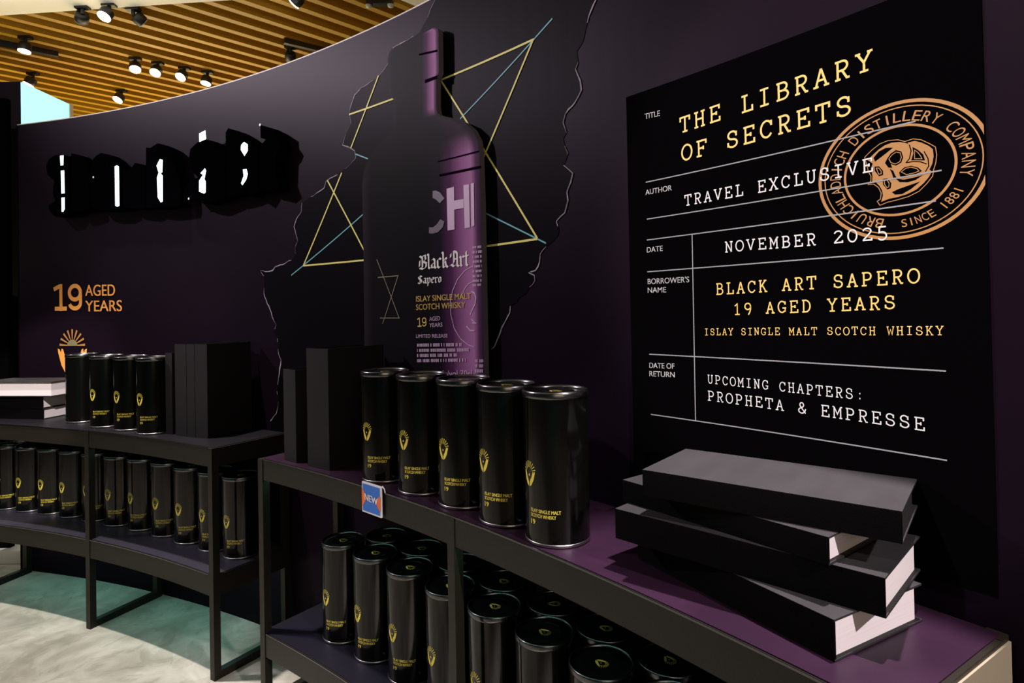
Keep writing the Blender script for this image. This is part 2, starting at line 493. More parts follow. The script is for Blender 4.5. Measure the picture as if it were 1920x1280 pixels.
def put_type(bm, text, s0, z0, s1, z1, h, pen=0.105):
    n = len(text)
    cell = 1.0 / n * 1.0
    kx = 1.0 / (0.8 + 1.0 * (n - 1))      # advance 1.0, last cell 0.8
    L = math.hypot(s1 - s0, z1 - z0)
    sx = L * kx
    dx, dz = (s1 - s0) / L, (z1 - z0) / L
    jit = random.Random(len(text))
    for i, ch in enumerate(text):
        if ch == ' ': continue
        jy = jit.uniform(-0.02, 0.02)
        for st in TW[ch]:
            if (st[0][0] - st[-1][0]) ** 2 + (st[0][1] - st[-1][1]) ** 2 < 1e-6: st = st[:-1]; cl = True
            else: cl = False
            pts = []
            for x, y in st:
                a = (i * 1.0 + x) * sx
                pts.append((s0 + dx * a, z0 + dz * a + (y + jy) * h))
            flat_stroke(bm, pts, pen * (h + sx * 0.9) * 0.5, closed=cl)


# broad-nib blackletter as strokes
BL = {
    'B': (0.62, [[(0.10, 0.95), (0.30, 0.80), (0.30, 0.12)], [(0.30, 0.92), (0.52, 0.98), (0.56, 0.66), (0.32, 0.52)], [(0.34, 0.54), (0.60, 0.42), (0.58, 0.12), (0.34, 0.0), (0.08, 0.08)], [(0.06, 0.20), (0.10, 0.62)]]),
    'l': (0.22, [[(0.04, 1.05), (0.12, 0.95), (0.12, 0.08), (0.22, 0.0)]]),
    'a': (0.42, [[(0.06, 0.58), (0.20, 0.68), (0.32, 0.58), (0.32, 0.08), (0.42, 0.0)], [(0.32, 0.40), (0.08, 0.28), (0.10, 0.06), (0.30, 0.08)]]),
    'c': (0.36, [[(0.34, 0.58), (0.20, 0.68), (0.08, 0.56), (0.08, 0.10), (0.20, 0.0), (0.34, 0.10)]]),
    'k': (0.46, [[(0.02, 1.08), (0.10, 0.96), (0.10, 0.06), (0.18, 0.0)], [(0.12, 0.42), (0.28, 0.68), (0.36, 0.56), (0.16, 0.40)], [(0.24, 0.44), (0.32, 0.10), (0.44, 0.0)]]),
    'A': (0.66, [[(0.06, 0.66), (0.08, 0.90), (0.26, 1.06), (0.46, 1.00), (0.54, 0.86), (0.54, 0.08), (0.66, 0.0)], [(0.30, 1.0), (0.30, 0.30), (0.18, 0.14)], [(0.30, 0.52), (0.54, 0.52)], [(0.0, 0.10), (0.12, 0.16), (0.28, 0.02), (0.46, 0.12)]]),
    'r': (0.32, [[(0.02, 0.66), (0.10, 0.56), (0.10, 0.06), (0.18, 0.0)], [(0.10, 0.52), (0.24, 0.68), (0.32, 0.58)]]),
    't': (0.30, [[(0.12, 0.96), (0.12, 0.08), (0.22, 0.0), (0.30, 0.06)], [(0.0, 0.66), (0.28, 0.66)]]),
    'S': (0.56, [[(0.52, 0.88), (0.30, 1.0), (0.10, 0.86), (0.16, 0.62), (0.44, 0.46), (0.50, 0.16), (0.26, 0.0), (0.04, 0.12)], [(0.30, 1.0), (0.30, 0.10)]]),
    'p': (0.42, [[(0.0, 0.66), (0.10, 0.58), (0.10, -0.34)], [(0.10, 0.60), (0.26, 0.68), (0.36, 0.54), (0.34, 0.10), (0.22, 0.0), (0.10, 0.08)]]),
    'e': (0.36, [[(0.10, 0.36), (0.32, 0.46), (0.28, 0.64), (0.18, 0.68), (0.08, 0.54), (0.08, 0.12), (0.18, 0.0), (0.34, 0.10)]]),
    'o': (0.40, [[(0.18, 0.68), (0.08, 0.54), (0.08, 0.12), (0.20, 0.0), (0.32, 0.12), (0.32, 0.56), (0.18, 0.68)]]),
}


def put_black(bm, text, s0, z0, s1, z1, h):
    gap = lambda c: 0.14 if c == 'k' else 0.05
    tot = sum(BL[c][0] + gap(c) for c in text) - 0.05
    kx = (s1 - s0) / tot
    x = 0.0
    nib = (0.060 * kx * 1.0, 0.052 * h)
    for c in text:
        w, strokes = BL[c]
        for st in strokes:
            for (ax, ay), (bx, by) in zip(st, st[1:]):
                A = (s0 + (x + ax) * kx, z0 + (z1 - z0) * (x + ax) / tot + ay * h)
                B = (s0 + (x + bx) * kx, z0 + (z1 - z0) * (x + bx) / tot + by * h)
                q = [(A[0] - nib[0], A[1] - nib[1]), (A[0] + nib[0], A[1] + nib[1]), (B[0] + nib[0], B[1] + nib[1]), (B[0] - nib[0], B[1] - nib[1])]
                vs = [bm.verts.new((*p, 0)) for p in q]
                try: bm.faces.new(vs)
                except ValueError: pass
        x += w + gap(c)


def put_marks(bm, s0, z0, s1, z1, h, seed):
    """a line of print too small to read"""
    r = random.Random(seed)
    x = s0
    while x < s1:
        w = h * r.uniform(0.25, 0.55)
        zz = z0 + (z1 - z0) * (x - s0) / max(1e-6, s1 - s0)
        flat_poly(bm, [(x, zz), (min(x + w, s1), zz), (min(x + w, s1), zz + h), (x, zz + h)])
        x += w + h * (0.22 if r.random() < 0.8 else 0.8)


# hands holding an eye under a fan of sun rays, unit height
def put_emblem(bm, cx, cy, hx, hy, hands=True, rays=True):
    def P(pts): flat_poly(bm, [(cx + x * hx, cy + y * hy) for x, y in pts])
    if rays:
        for k in range(9):
            a = math.radians(14 + 152 * k / 8)
            w = 0.055
            P([(0.17 * math.cos(a - w), 0.08 + 0.17 * math.sin(a - w)), (0.42 * math.cos(a - w * 0.9), 0.08 + 0.42 * math.sin(a - w * 0.9)), (0.42 * math.cos(a + w * 0.9), 0.08 + 0.42 * math.sin(a + w * 0.9)), (0.17 * math.cos(a + w), 0.08 + 0.17 * math.sin(a + w))])
    if hands:
        H = [(-0.025, -0.50), (-0.16, -0.42), (-0.29, -0.22), (-0.37, 0.03), (-0.38, 0.11), (-0.33, 0.09), (-0.30, 0.03), (-0.28, 0.11), (-0.24, 0.09), (-0.20, -0.02), (-0.15, -0.14), (-0.08, -0.22), (-0.025, -0.34)]
        P(H)
        P([(-x, y) for x, y in H][::-1])
        P([(-0.06, -0.05), (0.0, -0.10), (0.06, -0.05), (0.0, 0.01)])


def put_19(bm, s0, z0, s1, z1, h, pen=0.19):
    w = s1 - s0
    p = pen * h * 0.8
    def T(pts): return [(s0 + x * w, z0 + (z1 - z0) * x + y * h) for x, y in pts]
    flat_stroke(bm, T([(0.02, 0.80), (0.20, 0.90), (0.28, 0.90)]), p)
    flat_stroke(bm, T([(0.26, 0.99), (0.26, 0.0)]), p)
    flat_stroke(bm, T([(0.05, 0.085), (0.46, 0.085)]), p)
    flat_stroke(bm, T(arc(0.74, 0.66, 0.19, 0.25, 0, 360, 24)[:-1]), p, closed=True)
    flat_stroke(bm, T([(0.93, 0.70), (0.93, 0.34)] + arc(0.74, 0.30, 0.19, 0.215, 0, -165, 14)), p)


ORD = ['first', 'second', 'third', 'fourth', 'fifth', 'sixth', 'seventh', 'eighth', 'ninth', 'tenth', 'eleventh', 'twelfth']

# ---- artwork traced on the wall: (distance along the wall, height) in metres
TEAR_L = [(2.5438,2.1212),(2.5194,2.0993),(2.5068,2.0794),(2.487,2.0648),(2.4719,2.05),(2.452,2.0431),(2.4245,2.0415),(2.3788,2.0384),(2.3426,2.0353),(2.3153,1.9915),(2.2965,1.9775),(2.283,1.9706),(2.2533,1.959),(2.2124,1.9514),(2.1793,1.9468),(2.1455,1.9312),(2.128,1.9043),(2.1162,1.8795),(2.1236,1.838),(2.0946,1.8071),(2.0767,1.7736),(2.0936,1.767),(2.116,1.7577),(2.1409,1.7425),(2.1458,1.7182),(2.1146,1.6997),(2.0774,1.6871),(2.034,1.6731),(2.0078,1.6694),(1.9843,1.6613),(1.975,1.6399),(1.9243,1.6235),(1.8761,1.61),(1.8487,1.6015),(1.8449,1.5707),(1.817,1.5461),(1.801,1.5181),(1.8126,1.4876),(1.8211,1.4634),(1.8054,1.441),(1.8079,1.4172),(1.7922,1.4005),(1.7456,1.3853),(1.6893,1.3764),(1.6734,1.363),(1.6291,1.3611),(1.6007,1.3666),(1.6193,1.3451),(1.6218,1.3143),(1.6209,1.2754),(1.6391,1.2381),(1.6544,1.2175),(1.6754,1.1747),(1.6907,1.1565),(1.6713,1.1302),(1.6958,1.1062),(1.7008,1.05),(1.7158,1.0243),(1.6987,0.9556),(1.6882,0.9069),(1.6967,0.8672),(1.6832,0.8221),(1.6481,0.7911)]
TEAR_R = [(3.129,1.904),(3.1058,1.8733),(3.0953,1.8471),(3.0865,1.8214),(3.0661,1.8042),(3.0704,1.7775),(3.0617,1.7638),(3.0758,1.7318),(3.0785,1.7096),(3.0596,1.687),(3.0268,1.6659),(3.0194,1.647),(3.029,1.6203),(3.0184,1.6085),(3.023,1.5894),(3.0328,1.5682),(3.0184,1.5439),(3.0467,1.5196),(3.0394,1.4991),(3.0269,1.478),(3.0298,1.4571),(3.0187,1.429),(2.9904,1.4117),(2.9986,1.3886),(2.9947,1.3773),(2.9731,1.3611),(2.9549,1.3534),(2.9344,1.3364),(2.9321,1.3178),(2.9167,1.296),(2.8922,1.2919),(2.9126,1.284),(2.9141,1.2704),(2.895,1.255),(2.8793,1.2377),(2.8501,1.2261),(2.8498,1.2164),(2.8241,1.2085),(2.8216,1.1902),(2.8051,1.1691),(2.7905,1.1506),(2.7841,1.1377),(2.7584,1.097),(2.7479,1.0923)]
STAR_Y = [[(2.5563,1.8765),(2.9279,1.8795)],[(2.9249,1.8791),(2.7237,1.6043)],[(2.561,1.8752),(2.9263,1.3761)],[(2.9262,1.3748),(2.6983,1.3723)],[(2.2695,1.9654),(2.1215,1.7549)],[(2.1159,1.8705),(2.3565,1.8738)],[(2.0715,1.6788),(1.8524,1.3715)],[(1.9931,1.6639),(2.1981,1.382)],[(1.8524,1.3715),(2.1979,1.3714)]]
STAR_B = [[(2.9914,1.9097),(2.64,1.7442)],[(2.7117,1.4747),(2.9551,1.3614)],[(2.1462,1.7308),(2.217,1.7012)],[(1.7816,1.3398),(2.1909,1.5296)]]
BOT_L = [(2.3681,2.0151),(2.3549,2.0038),(2.3493,1.9902),(2.3506,1.9379),(2.3545,1.8884),(2.3592,1.8689),(2.3744,1.857),(2.3733,1.8157),(2.372,1.7645),(2.3431,1.7485),(2.2871,1.7251),(2.2434,1.6949),(2.2207,1.6568),(2.2113,1.6094),(2.2118,1.5204),(2.2128,1.3463),(2.2095,0.9993),(2.2092,0.878)]
BOT_R = [(2.5685,2.0207),(2.5823,2.0116),(2.5844,2.0016),(2.5836,1.886),(2.5714,1.8661),(2.5694,1.7891),(2.5735,1.7695),(2.5918,1.7577),(2.6483,1.7374),(2.6899,1.7162),(2.7196,1.6907),(2.74,1.6573),(2.7455,1.623),(2.7462,1.5724),(2.7481,1.4872),(2.748,1.1714),(2.7477,0.9284)]
BOT_POLY = {'H':[[(2.6092,1.545),(2.6409,1.5464),(2.64,1.4263),(2.6106,1.4263)],[(2.6399,1.5075),(2.6798,1.5066),(2.6792,1.4815),(2.6392,1.482)],[(2.68,1.545),(2.7027,1.5438),(2.7038,1.4257),(2.682,1.425)]],'L':[[(2.7105,1.5448),(2.7221,1.5445),(2.7211,1.4282),(2.7092,1.4266)]],'C':[[(2.5488,1.5475),(2.5629,1.547),(2.5814,1.5383),(2.5993,1.5189),(2.5782,1.5079),(2.5622,1.5208),(2.5483,1.5273)],[(2.5793,1.4616),(2.5976,1.4535),(2.5902,1.4375),(2.5691,1.4258),(2.5455,1.4234),(2.529,1.4265),(2.5295,1.4437),(2.5484,1.4418),(2.565,1.4493)]]}
BOT_DARK = [[(2.4975,1.9635),(2.5784,1.9524),(2.5782,1.9463),(2.4973,1.9587)],[(2.5219,1.879),(2.5788,1.8781),(2.5785,1.8688),(2.5216,1.8696)],[(2.5722,1.6307),(2.7456,1.6288),(2.7455,1.6245),(2.5721,1.6276)],[(2.5781,1.5911),(2.7529,1.5871),(2.7527,1.5799),(2.578,1.585)]]
POSTER_TYPE = [('gold','THE LIBRARY',[3.3431,1.5462,3.7066,1.5591,0.0311]),('gold','OF SECRETS',[3.3462,1.489,3.674,1.4984,0.0317]),('white','TRAVEL EXCLUSIVE',[3.3509,1.3991,3.7033,1.4016,0.0215]),('white','NOVEMBER 2025',[3.4385,1.2988,3.7223,1.2953,0.0203]),('gold','BLACK ART SAPERO',[3.417,1.2195,3.7637,1.2268,0.0218]),('gold','19 AGED YEARS',[3.4527,1.1811,3.7299,1.189,0.0211]),('gold','ISLAY SINGLE MALT SCOTCH WHISKY',[3.3898,1.1419,3.7918,1.1511,0.0132]),('white','UPCOMING CHAPTERS:',[3.3945,1.049,3.6806,1.0458,0.017]),('white','PROPHETA & EMPRESSE',[3.3936,1.0156,3.7651,1.0113,0.0191])]
POSTER_SANS = [('TITLE',[3.2582,1.5966,3.2966,1.5939,0.0122]),('AUTHOR',[3.2556,1.4358,3.3218,1.4354,0.0116]),('DATE',[3.2561,1.3138,3.2963,1.314,0.0117]),("BORROWER'S",[3.2566,1.2469,3.3581,1.2464,0.012]),('NAME',[3.2561,1.2288,3.3026,1.2282,0.0117]),('DATE OF',[3.256,1.0703,3.3186,1.072,0.0116]),('RETURN',[3.2556,1.0526,3.319,1.0548,0.0116])]
POSTER_LINES = [[(3.2568,1.4628),(3.7628,1.4637)],[(3.2575,1.3845),(3.7944,1.3854)],[(3.2563,1.3404),(3.7861,1.3431)],[(3.2559,1.2731),(3.7941,1.2748)],[(3.2561,1.099),(3.7929,1.1003)],[(3.257,0.9724),(3.7912,0.9737)],[(3.3672,1.3401),(3.3655,0.9727)]]
POSTER_RECT = [(3.2121,1.6559),(3.8473,1.6583),(3.8352,1.1434),(3.204,0.9152)]
STAMP = (3.7324,1.3983,0.1043)
LOGO_FILL = [(3.7019,1.4142),(3.6942,1.4213),(3.7015,1.4267),(3.7101,1.4332),(3.7192,1.438),(3.7293,1.44),(3.7404,1.4385),(3.7488,1.4349),(3.753,1.4322),(3.7512,1.4349),(3.7608,1.4353),(3.77,1.4305),(3.7791,1.4236),(3.7838,1.418),(3.7846,1.4075),(3.7828,1.3976),(3.7789,1.3896),(3.7818,1.3861),(3.778,1.3791),(3.7709,1.3713),(3.7614,1.3638),(3.7494,1.3592),(3.7359,1.3567),(3.7235,1.356),(3.7126,1.3532),(3.7154,1.3621),(3.7143,1.3705),(3.7107,1.378),(3.7051,1.3852),(3.7005,1.3867),(3.7011,1.3949),(3.7002,1.4006),(3.6991,1.4064)]
LOGO_HOLES = [[(3.7034,1.4229),(3.7113,1.4308),(3.7216,1.434),(3.7316,1.4322),(3.724,1.4274),(3.715,1.4218),(3.7052,1.4163)],[(3.7225,1.4168),(3.7276,1.4238),(3.7352,1.4276),(3.7425,1.4239),(3.7449,1.4147),(3.7421,1.4073),(3.7346,1.4041),(3.7275,1.4083),(3.7294,1.4018),(3.724,1.4035),(3.7195,1.4112)],[(3.7043,1.4088),(3.7108,1.408),(3.7163,1.4003),(3.7164,1.3934),(3.7104,1.3929),(3.7048,1.4018)],[(3.7154,1.3874),(3.7224,1.3875),(3.7276,1.3791),(3.7266,1.3718),(3.7219,1.3703),(3.7162,1.3784)],[(3.7387,1.3932),(3.7455,1.3992),(3.7552,1.3999),(3.7645,1.3954),(3.7693,1.3892),(3.7596,1.3859),(3.75,1.385),(3.7403,1.3862)],[(3.7342,1.3846),(3.7451,1.3813),(3.7595,1.3819),(3.7706,1.3834),(3.7606,1.3778),(3.7498,1.3764),(3.7389,1.3787)],[(3.7576,1.4272),(3.7651,1.4209),(3.7714,1.413),(3.7735,1.404),(3.7554,1.4078),(3.7585,1.4171)],[(3.7281,1.3654),(3.7375,1.3686),(3.7497,1.3711),(3.7669,1.3747),(3.7543,1.3657),(3.7421,1.3602),(3.7323,1.361)],[(3.7258,1.4011),(3.7307,1.3974),(3.7331,1.3902),(3.7354,1.3858),(3.7305,1.3867),(3.7288,1.3938)]]
LOGO_CUTS = [[(3.7535,1.4314),(3.7557,1.4217),(3.7533,1.4109),(3.7481,1.4054)],[(3.7726,1.4173),(3.7775,1.4058),(3.7781,1.3947),(3.7736,1.3875)],[(3.7487,1.4056),(3.7577,1.4056),(3.767,1.4034),(3.7756,1.3984)]]
LOGO_LINE = [(3.6903,1.4264),(3.7011,1.4352),(3.7129,1.4422),(3.7244,1.4443),(3.738,1.4424),(3.7477,1.4375),(3.7585,1.4389),(3.769,1.4351),(3.7792,1.4274),(3.7872,1.4204),(3.7886,1.4092),(3.7872,1.3979),(3.7842,1.3883),(3.7828,1.3795),(3.7755,1.3705),(3.7648,1.3606),(3.7505,1.3551),(3.7358,1.3527),(3.7221,1.3512),(3.7106,1.3481),(3.7069,1.3549),(3.7115,1.3572),(3.713,1.3666),(3.7093,1.3755),(3.7024,1.3822),(3.6945,1.3829),(3.6986,1.3884),(3.6988,1.3953),(3.6956,1.4015)]
LOGO_RINGS = [[(3.7252,1.4162),(3.7295,1.4214),(3.7357,1.4245),(3.741,1.422),(3.7425,1.4152),(3.7403,1.409),(3.7341,1.4069),(3.7279,1.4102)],[(3.7604,1.4219),(3.7645,1.4177),(3.7684,1.411),(3.7697,1.4071),(3.7601,1.4091)],[(3.7417,1.3933),(3.7479,1.3974),(3.7551,1.3977),(3.7627,1.3941),(3.7656,1.39),(3.7573,1.3883),(3.7489,1.3879)],[(3.7069,1.406),(3.7105,1.4053),(3.7138,1.4001),(3.7137,1.396),(3.7105,1.3956)],[(3.7179,1.3849),(3.7217,1.3849),(3.7247,1.3793),(3.7242,1.3743),(3.7216,1.3731),(3.7184,1.3787)]]
WALL_TXT = [('19',[0.2985,1.2309,0.4837,1.2302,0.1268]),('AGED',[0.5017,1.2975,0.6901,1.294,0.0534]),('YEARS',[0.5006,1.2262,0.7332,1.2236,0.0521])]
EMB = [(0.4159,1.0678),(0.417,1.1446),(0.3093,1.0378),(0.3618,0.9508)]
SIGN = [('b',[(0.3259,1.9032),(0.3447,1.9325),(0.3845,1.9474),(0.4295,1.9459),(0.4691,1.9326),(0.4728,1.898),(0.4699,1.6965),(0.4387,1.6624),(0.3806,1.6642),(0.3441,1.6934),(0.3392,1.7168),(0.3816,1.7371),(0.3663,1.7766),(0.3776,1.8296),(0.3358,1.8599)]),('l',[(0.4878,1.946),(0.5382,1.9316),(0.5884,1.9022),(0.5932,1.8716),(0.5931,1.6878),(0.5503,1.6758),(0.4866,1.6764),(0.4774,1.6998),(0.482,1.9124)]),('a',[(0.6177,1.8993),(0.6447,1.919),(0.6769,1.9286),(0.7248,1.9142),(0.7619,1.8936),(0.7828,1.8603),(0.8066,1.8468),(0.8038,1.6755),(0.7582,1.6644),(0.6728,1.6708),(0.6198,1.6896),(0.6033,1.7283),(0.6049,1.833)]),('c',[(0.8146,1.8453),(0.8572,1.8307),(0.8951,1.861),(0.9323,1.8479),(0.9562,1.8381),(0.9531,1.6634),(0.929,1.6583),(0.8331,1.6732),(0.813,1.6821)]),('k',[(0.9656,1.9192),(0.9922,1.9141),(1.0404,1.9275),(1.088,1.9091),(1.13,1.8897),(1.1342,1.8283),(1.1548,1.7982),(1.1751,1.7545),(1.1814,1.6712),(1.1731,1.6513),(1.0885,1.6519),(1.046,1.652),(0.9611,1.6663)]),('A',[(1.2036,1.7034),(1.22,1.7359),(1.2571,1.7489),(1.2938,1.7549),(1.2526,1.7868),(1.235,1.8298),(1.2464,1.8761),(1.2914,1.897),(1.349,1.9005),(1.3953,1.8821),(1.4001,1.8615),(1.4359,1.8482),(1.459,1.8433),(1.4551,1.6574),(1.3541,1.6412),(1.2918,1.6539),(1.2346,1.6747)]),('r',[(1.4681,1.9106),(1.4838,1.9244),(1.5344,1.9049),(1.5795,1.8816),(1.5739,1.8553),(1.6191,1.8515),(1.6289,1.8373),(1.6632,1.8101),(1.66,1.6697),(1.6295,1.6418),(1.5849,1.6658),(1.5494,1.6602),(1.4653,1.6563)]),('t',[(1.6777,1.9047),(1.7243,1.8873),(1.7679,1.8659),(1.7698,1.8397),(1.7958,1.811),(1.7808,1.7891),(1.766,1.7822),(1.7593,1.7037),(1.7827,1.661),(1.7483,1.6469),(1.67,1.6685),(1.6731,1.8086),(1.6835,1.8289),(1.7086,1.8451),(1.6791,1.8561)])]
SLITS = [('b',[[(0.4172,1.9413),(0.44,1.9411),(0.4378,1.8954),(0.4198,1.8959)],[(0.4215,1.872),(0.4427,1.8721),(0.4444,1.7669),(0.4232,1.7666)],[(0.423,1.7475),(0.4441,1.7479),(0.4434,1.6945),(0.4337,1.6818),(0.4242,1.6843)]]),('a',[[(0.7656,1.8584),(0.7801,1.8624),(0.7923,1.8556),(0.7932,1.6837),(0.7798,1.6803),(0.7665,1.6858)]]),('k',[[(1.0334,1.833),(1.0551,1.8587),(1.0736,1.853),(1.07,1.8008),(1.0593,1.7984),(1.0724,1.7865),(1.0704,1.678),(1.0571,1.6757),(1.0389,1.6984),(1.0351,1.7834),(1.0461,1.8016)]]),('A',[[(1.3052,1.9305),(1.3445,1.938),(1.349,1.9022),(1.3071,1.8965)],[(1.3388,1.7865),(1.3464,1.7755),(1.3353,1.7434),(1.3429,1.7324),(1.3421,1.6891),(1.3316,1.6852),(1.3005,1.6968),(1.3014,1.7405),(1.3253,1.7613),(1.3109,1.7697)]]),('r',[[(1.5815,1.8558),(1.6039,1.8428),(1.6034,1.819),(1.5828,1.8014),(1.5607,1.8285),(1.5636,1.8473)],[(1.5717,1.7519),(1.5943,1.7505),(1.6014,1.7305),(1.5909,1.7096),(1.5678,1.6917),(1.5594,1.7007),(1.5762,1.7274)]])]
BOT_TXT = [('ISLAY SINGLE MALT','gold',[2.4659,1.227,2.7029,1.2298,0.0175]),('SCOTCH WHISKY','gold',[2.4652,1.2022,2.6784,1.2061,0.0177]),('19','gold',[2.4688,1.1512,2.5123,1.153,0.0284]),('AGED','lilac',[2.5246,1.1694,2.5716,1.1717,0.0124]),('YEARS','lilac',[2.5241,1.1514,2.5815,1.1533,0.0124]),('LIMITED RELEASE','lilac',[2.463,1.1192,2.6025,1.1223,0.0109]),('BlackArt','black',[2.4806,1.3229,2.6967,1.3215,0.0412]),('Sapero','black',[2.4746,1.2802,2.5814,1.2804,0.0233]),('alc/vol 70cl','lilac',[2.565,1.0087,2.7014,1.0169,0.0195])]
BOT_MARKS = [[2.4672,1.0927,2.6623,1.0991,0.0092],[2.4668,1.0769,2.6903,1.0856,0.0091],[2.4664,1.0619,2.6416,1.0696,0.0092],[2.466,1.0464,2.6765,1.0569,0.0092],[2.713,1.3664,2.7491,1.3656,0.0066],[2.7126,1.3533,2.7487,1.3527,0.0066],[2.7123,1.3402,2.7484,1.3399,0.0065],[2.7119,1.3272,2.748,1.327,0.0065],[2.7116,1.3141,2.7477,1.3141,0.0064],[2.7112,1.301,2.7473,1.3012,0.0065],[2.7109,1.2879,2.747,1.2883,0.0064],[2.7105,1.2748,2.7466,1.2754,0.0065],[2.7102,1.2631,2.7463,1.2639,0.0066],[2.7154,1.0569,2.7471,1.0583,0.0087],[2.715,1.0431,2.7467,1.0447,0.0087],[2.7146,1.0293,2.7463,1.0311,0.0087],[2.7142,1.0155,2.746,1.0175,0.0086]]
BOT_HEX = [[(2.2806,1.3663),(2.3849,1.1787)],[(2.3832,1.3092),(2.3044,1.1606)],[(2.2844,1.3082),(2.3857,1.3091)],[(2.2917,1.1792),(2.3874,1.1787)]]
BOT_ARC = [[(2.7139,1.3197),(2.6789,1.3086),(2.6474,1.285),(2.6264,1.2543),(2.6165,1.2229),(2.6178,1.1867),(2.6303,1.149),(2.6563,1.1195),(2.6865,1.104),(2.7101,1.0988)],[(2.7149,1.2775),(2.6954,1.2725),(2.6776,1.26),(2.6662,1.2426)],[(2.7034,1.2503),(2.7162,1.2455),(2.7222,1.2323),(2.7175,1.215),(2.7064,1.2006),(2.6974,1.1861)],[(2.6814,1.1553),(2.6962,1.1437),(2.7134,1.1424)],[(2.7054,1.1642),(2.7203,1.1627),(2.7014,1.1744)]]
TAG = [(2.5928,0.7742),(2.6772,0.776),(2.6703,0.7009),(2.5857,0.7012)]

# ================================================================ THE SETTING
def S(name, bm, m, parent=None, smooth=False):
    o = link(name, bm, m, parent, smooth)
    if parent is None: o['kind'] = 'structure'
    return o


# floor
bm = bmesh.new(); box(bm, -9, 5, -4, 9.5, -0.06, 0.0)
S('floor', bm, 'floor')

# curved display wall, the light on its top face painted as a thin pale strip
T_L, T_R = 76.1, 32.4
bm = bmesh.new(); curved_slab(bm, T_L, T_R, -0.07, 0.0, 0.0, WALL_TOP, 90)
wall = S('wall_back', bm, 'wall')
for p in wall.data.polygons: p.use_smooth = False
bm = bmesh.new(); curved_slab(bm, T_L, T_R, -0.07, 0.0005, WALL_TOP, WALL_TOP + 0.004, 90)
S('lit_wall_top', bm, 'frame_pale', wall)
bm = bmesh.new(); curved_slab(bm, T_L + 0.02, T_L - 0.03, -0.07, 0.002, 0.0, WALL_TOP, 2)
S('wall_edge_trim', bm, 'hole', wall)

# the printed tear: black opening in the purple paper
hole = [(s, min(z, WALL_TOP - 0.002)) for s, z in TEAR_L]
hole += [(hole[-1][0], 0.70), (TEAR_R[-1][0], 0.70)]
hole += [(s, z) for s, z in reversed(TEAR_R)]
hole += [(TEAR_R[0][0] + 0.06, WALL_TOP - 0.1), (TEAR_R[0][0] + 0.09, WALL_TOP - 0.002)]
bm = bmesh.new(); flat_poly(bm, hole); on_wall(bm, 0.0012)
S('torn_opening_print', bm, 'hole', wall)


def rough_edge(pts, seed, gaps):
    """pale fibre along the torn paper, thick and thin, with gaps"""
    r = random.Random(seed)
    bm = bmesh.new()
    fine = []
    for (a, b), (c, d) in zip(pts, pts[1:]):
        n = max(1, int(math.hypot(c - a, d - b) / 0.012))
        for i in range(n):
            t = i / n
            j = 0.0016 if i else 0
            fine.append((a + (c - a) * t + r.uniform(-j, j), b + (d - b) * t + r.uniform(-j, j)))
    fine.append(pts[-1])
    wgt = [max(0.0, 0.0022 + 0.0016 * math.sin(i * 0.37 + seed) + r.uniform(-0.0011, 0.0012)) for i in range(len(fine))]
    run = []
    for p, w in zip(fine, wgt):
        if w < gaps:
            if len(run) > 1: seg(bm, run)
            run = []
        else:
            run.append((p, w))
    if len(run) > 1: seg(bm, run)
    return bm


def seg(bm, run):
    L = []
    for i, (p, w) in enumerate(run):
        a = run[max(0, i - 1)][0]; b = run[min(len(run) - 1, i + 1)][0]
        d = Vector((b[0] - a[0], b[1] - a[1]))
        if d.length < 1e-9: d = Vector((1, 0))
        d.normalize()
        n = Vector((-d.y, d.x)) * w * 0.5
        L.append((bm.verts.new((p[0] + n.x, p[1] + n.y, 0)), bm.verts.new((p[0] - n.x, p[1] - n.y, 0))))
    for a, b in zip(L, L[1:]): bm.faces.new((a[0], a[1], b[1], b[0]))


for nm, pts, sd, gp in (('torn_edge', [(s, min(z, WALL_TOP - 0.003)) for s, z in TEAR_L], 3, 0.0007), ('torn_edge', TEAR_R, 8, 0.0011)):
    bm = rough_edge(pts, sd, gp); on_wall(bm, 0.0022)
    S(nm, bm, 'tear', wall)
for a, b in STAR_Y:
    bm = bmesh.new(); flat_stroke(bm, [a, b], 0.0056); on_wall(bm, 0.0030)
    S('star_line', bm, 'yellow', wall)
for a, b in STAR_B:
    bm = bmesh.new(); flat_stroke(bm, [a, b], 0.0038); on_wall(bm, 0.0026)
    S('star_axis_line', bm, 'blue', wall)

# orange lettering and emblem printed low on the left of the wall
bm = bmesh.new()
for txt, a in WALL_TXT:
    if txt == '19': put_19(bm, *a)
    else: put_sans(bm, txt, *a, bold=0.02)
on_wall(bm, 0.0025)
tag(link('wall_lettering', bm, 'orange'), 'orange lettering 19 AGED YEARS on the dark wall below the raised sign', 'lettering')
(ex, ez), (_, etop), _, _ = EMB
er = etop - ez
bm = bmesh.new()
put_emblem(bm, ex, ez - 0.5 * er, 3.15 * er, 3.05 * er, True, False)
em = link('wall_emblem', on_wall(bm, 0.0025), 'orange')
tag(em, 'orange emblem of raised hands under sun rays, half behind the far tins', 'emblem')
bm = bmesh.new()
for k in range(9):
    a = math.radians(4 + 172 * k / 8)
    flat_stroke(bm, [(ex + 0.40 * er * math.cos(a) * 1.05, ez + 0.40 * er * math.sin(a)), (ex + er * 1.05 * math.cos(a), ez + er * math.sin(a))], 0.0045, 0.0105)
link('sun_rays', on_wall(bm, 0.0025), 'copper', em)
bm = bmesh.new(); flat_poly(bm, flat_ellipse(ex, ez, 0.42 * er, 0.38 * er, 0, PI, 20)[:-1] + [(ex - 0.42 * er, ez)])
link('sun_disc', on_wall(bm, 0.0023), 'dimgold', em)

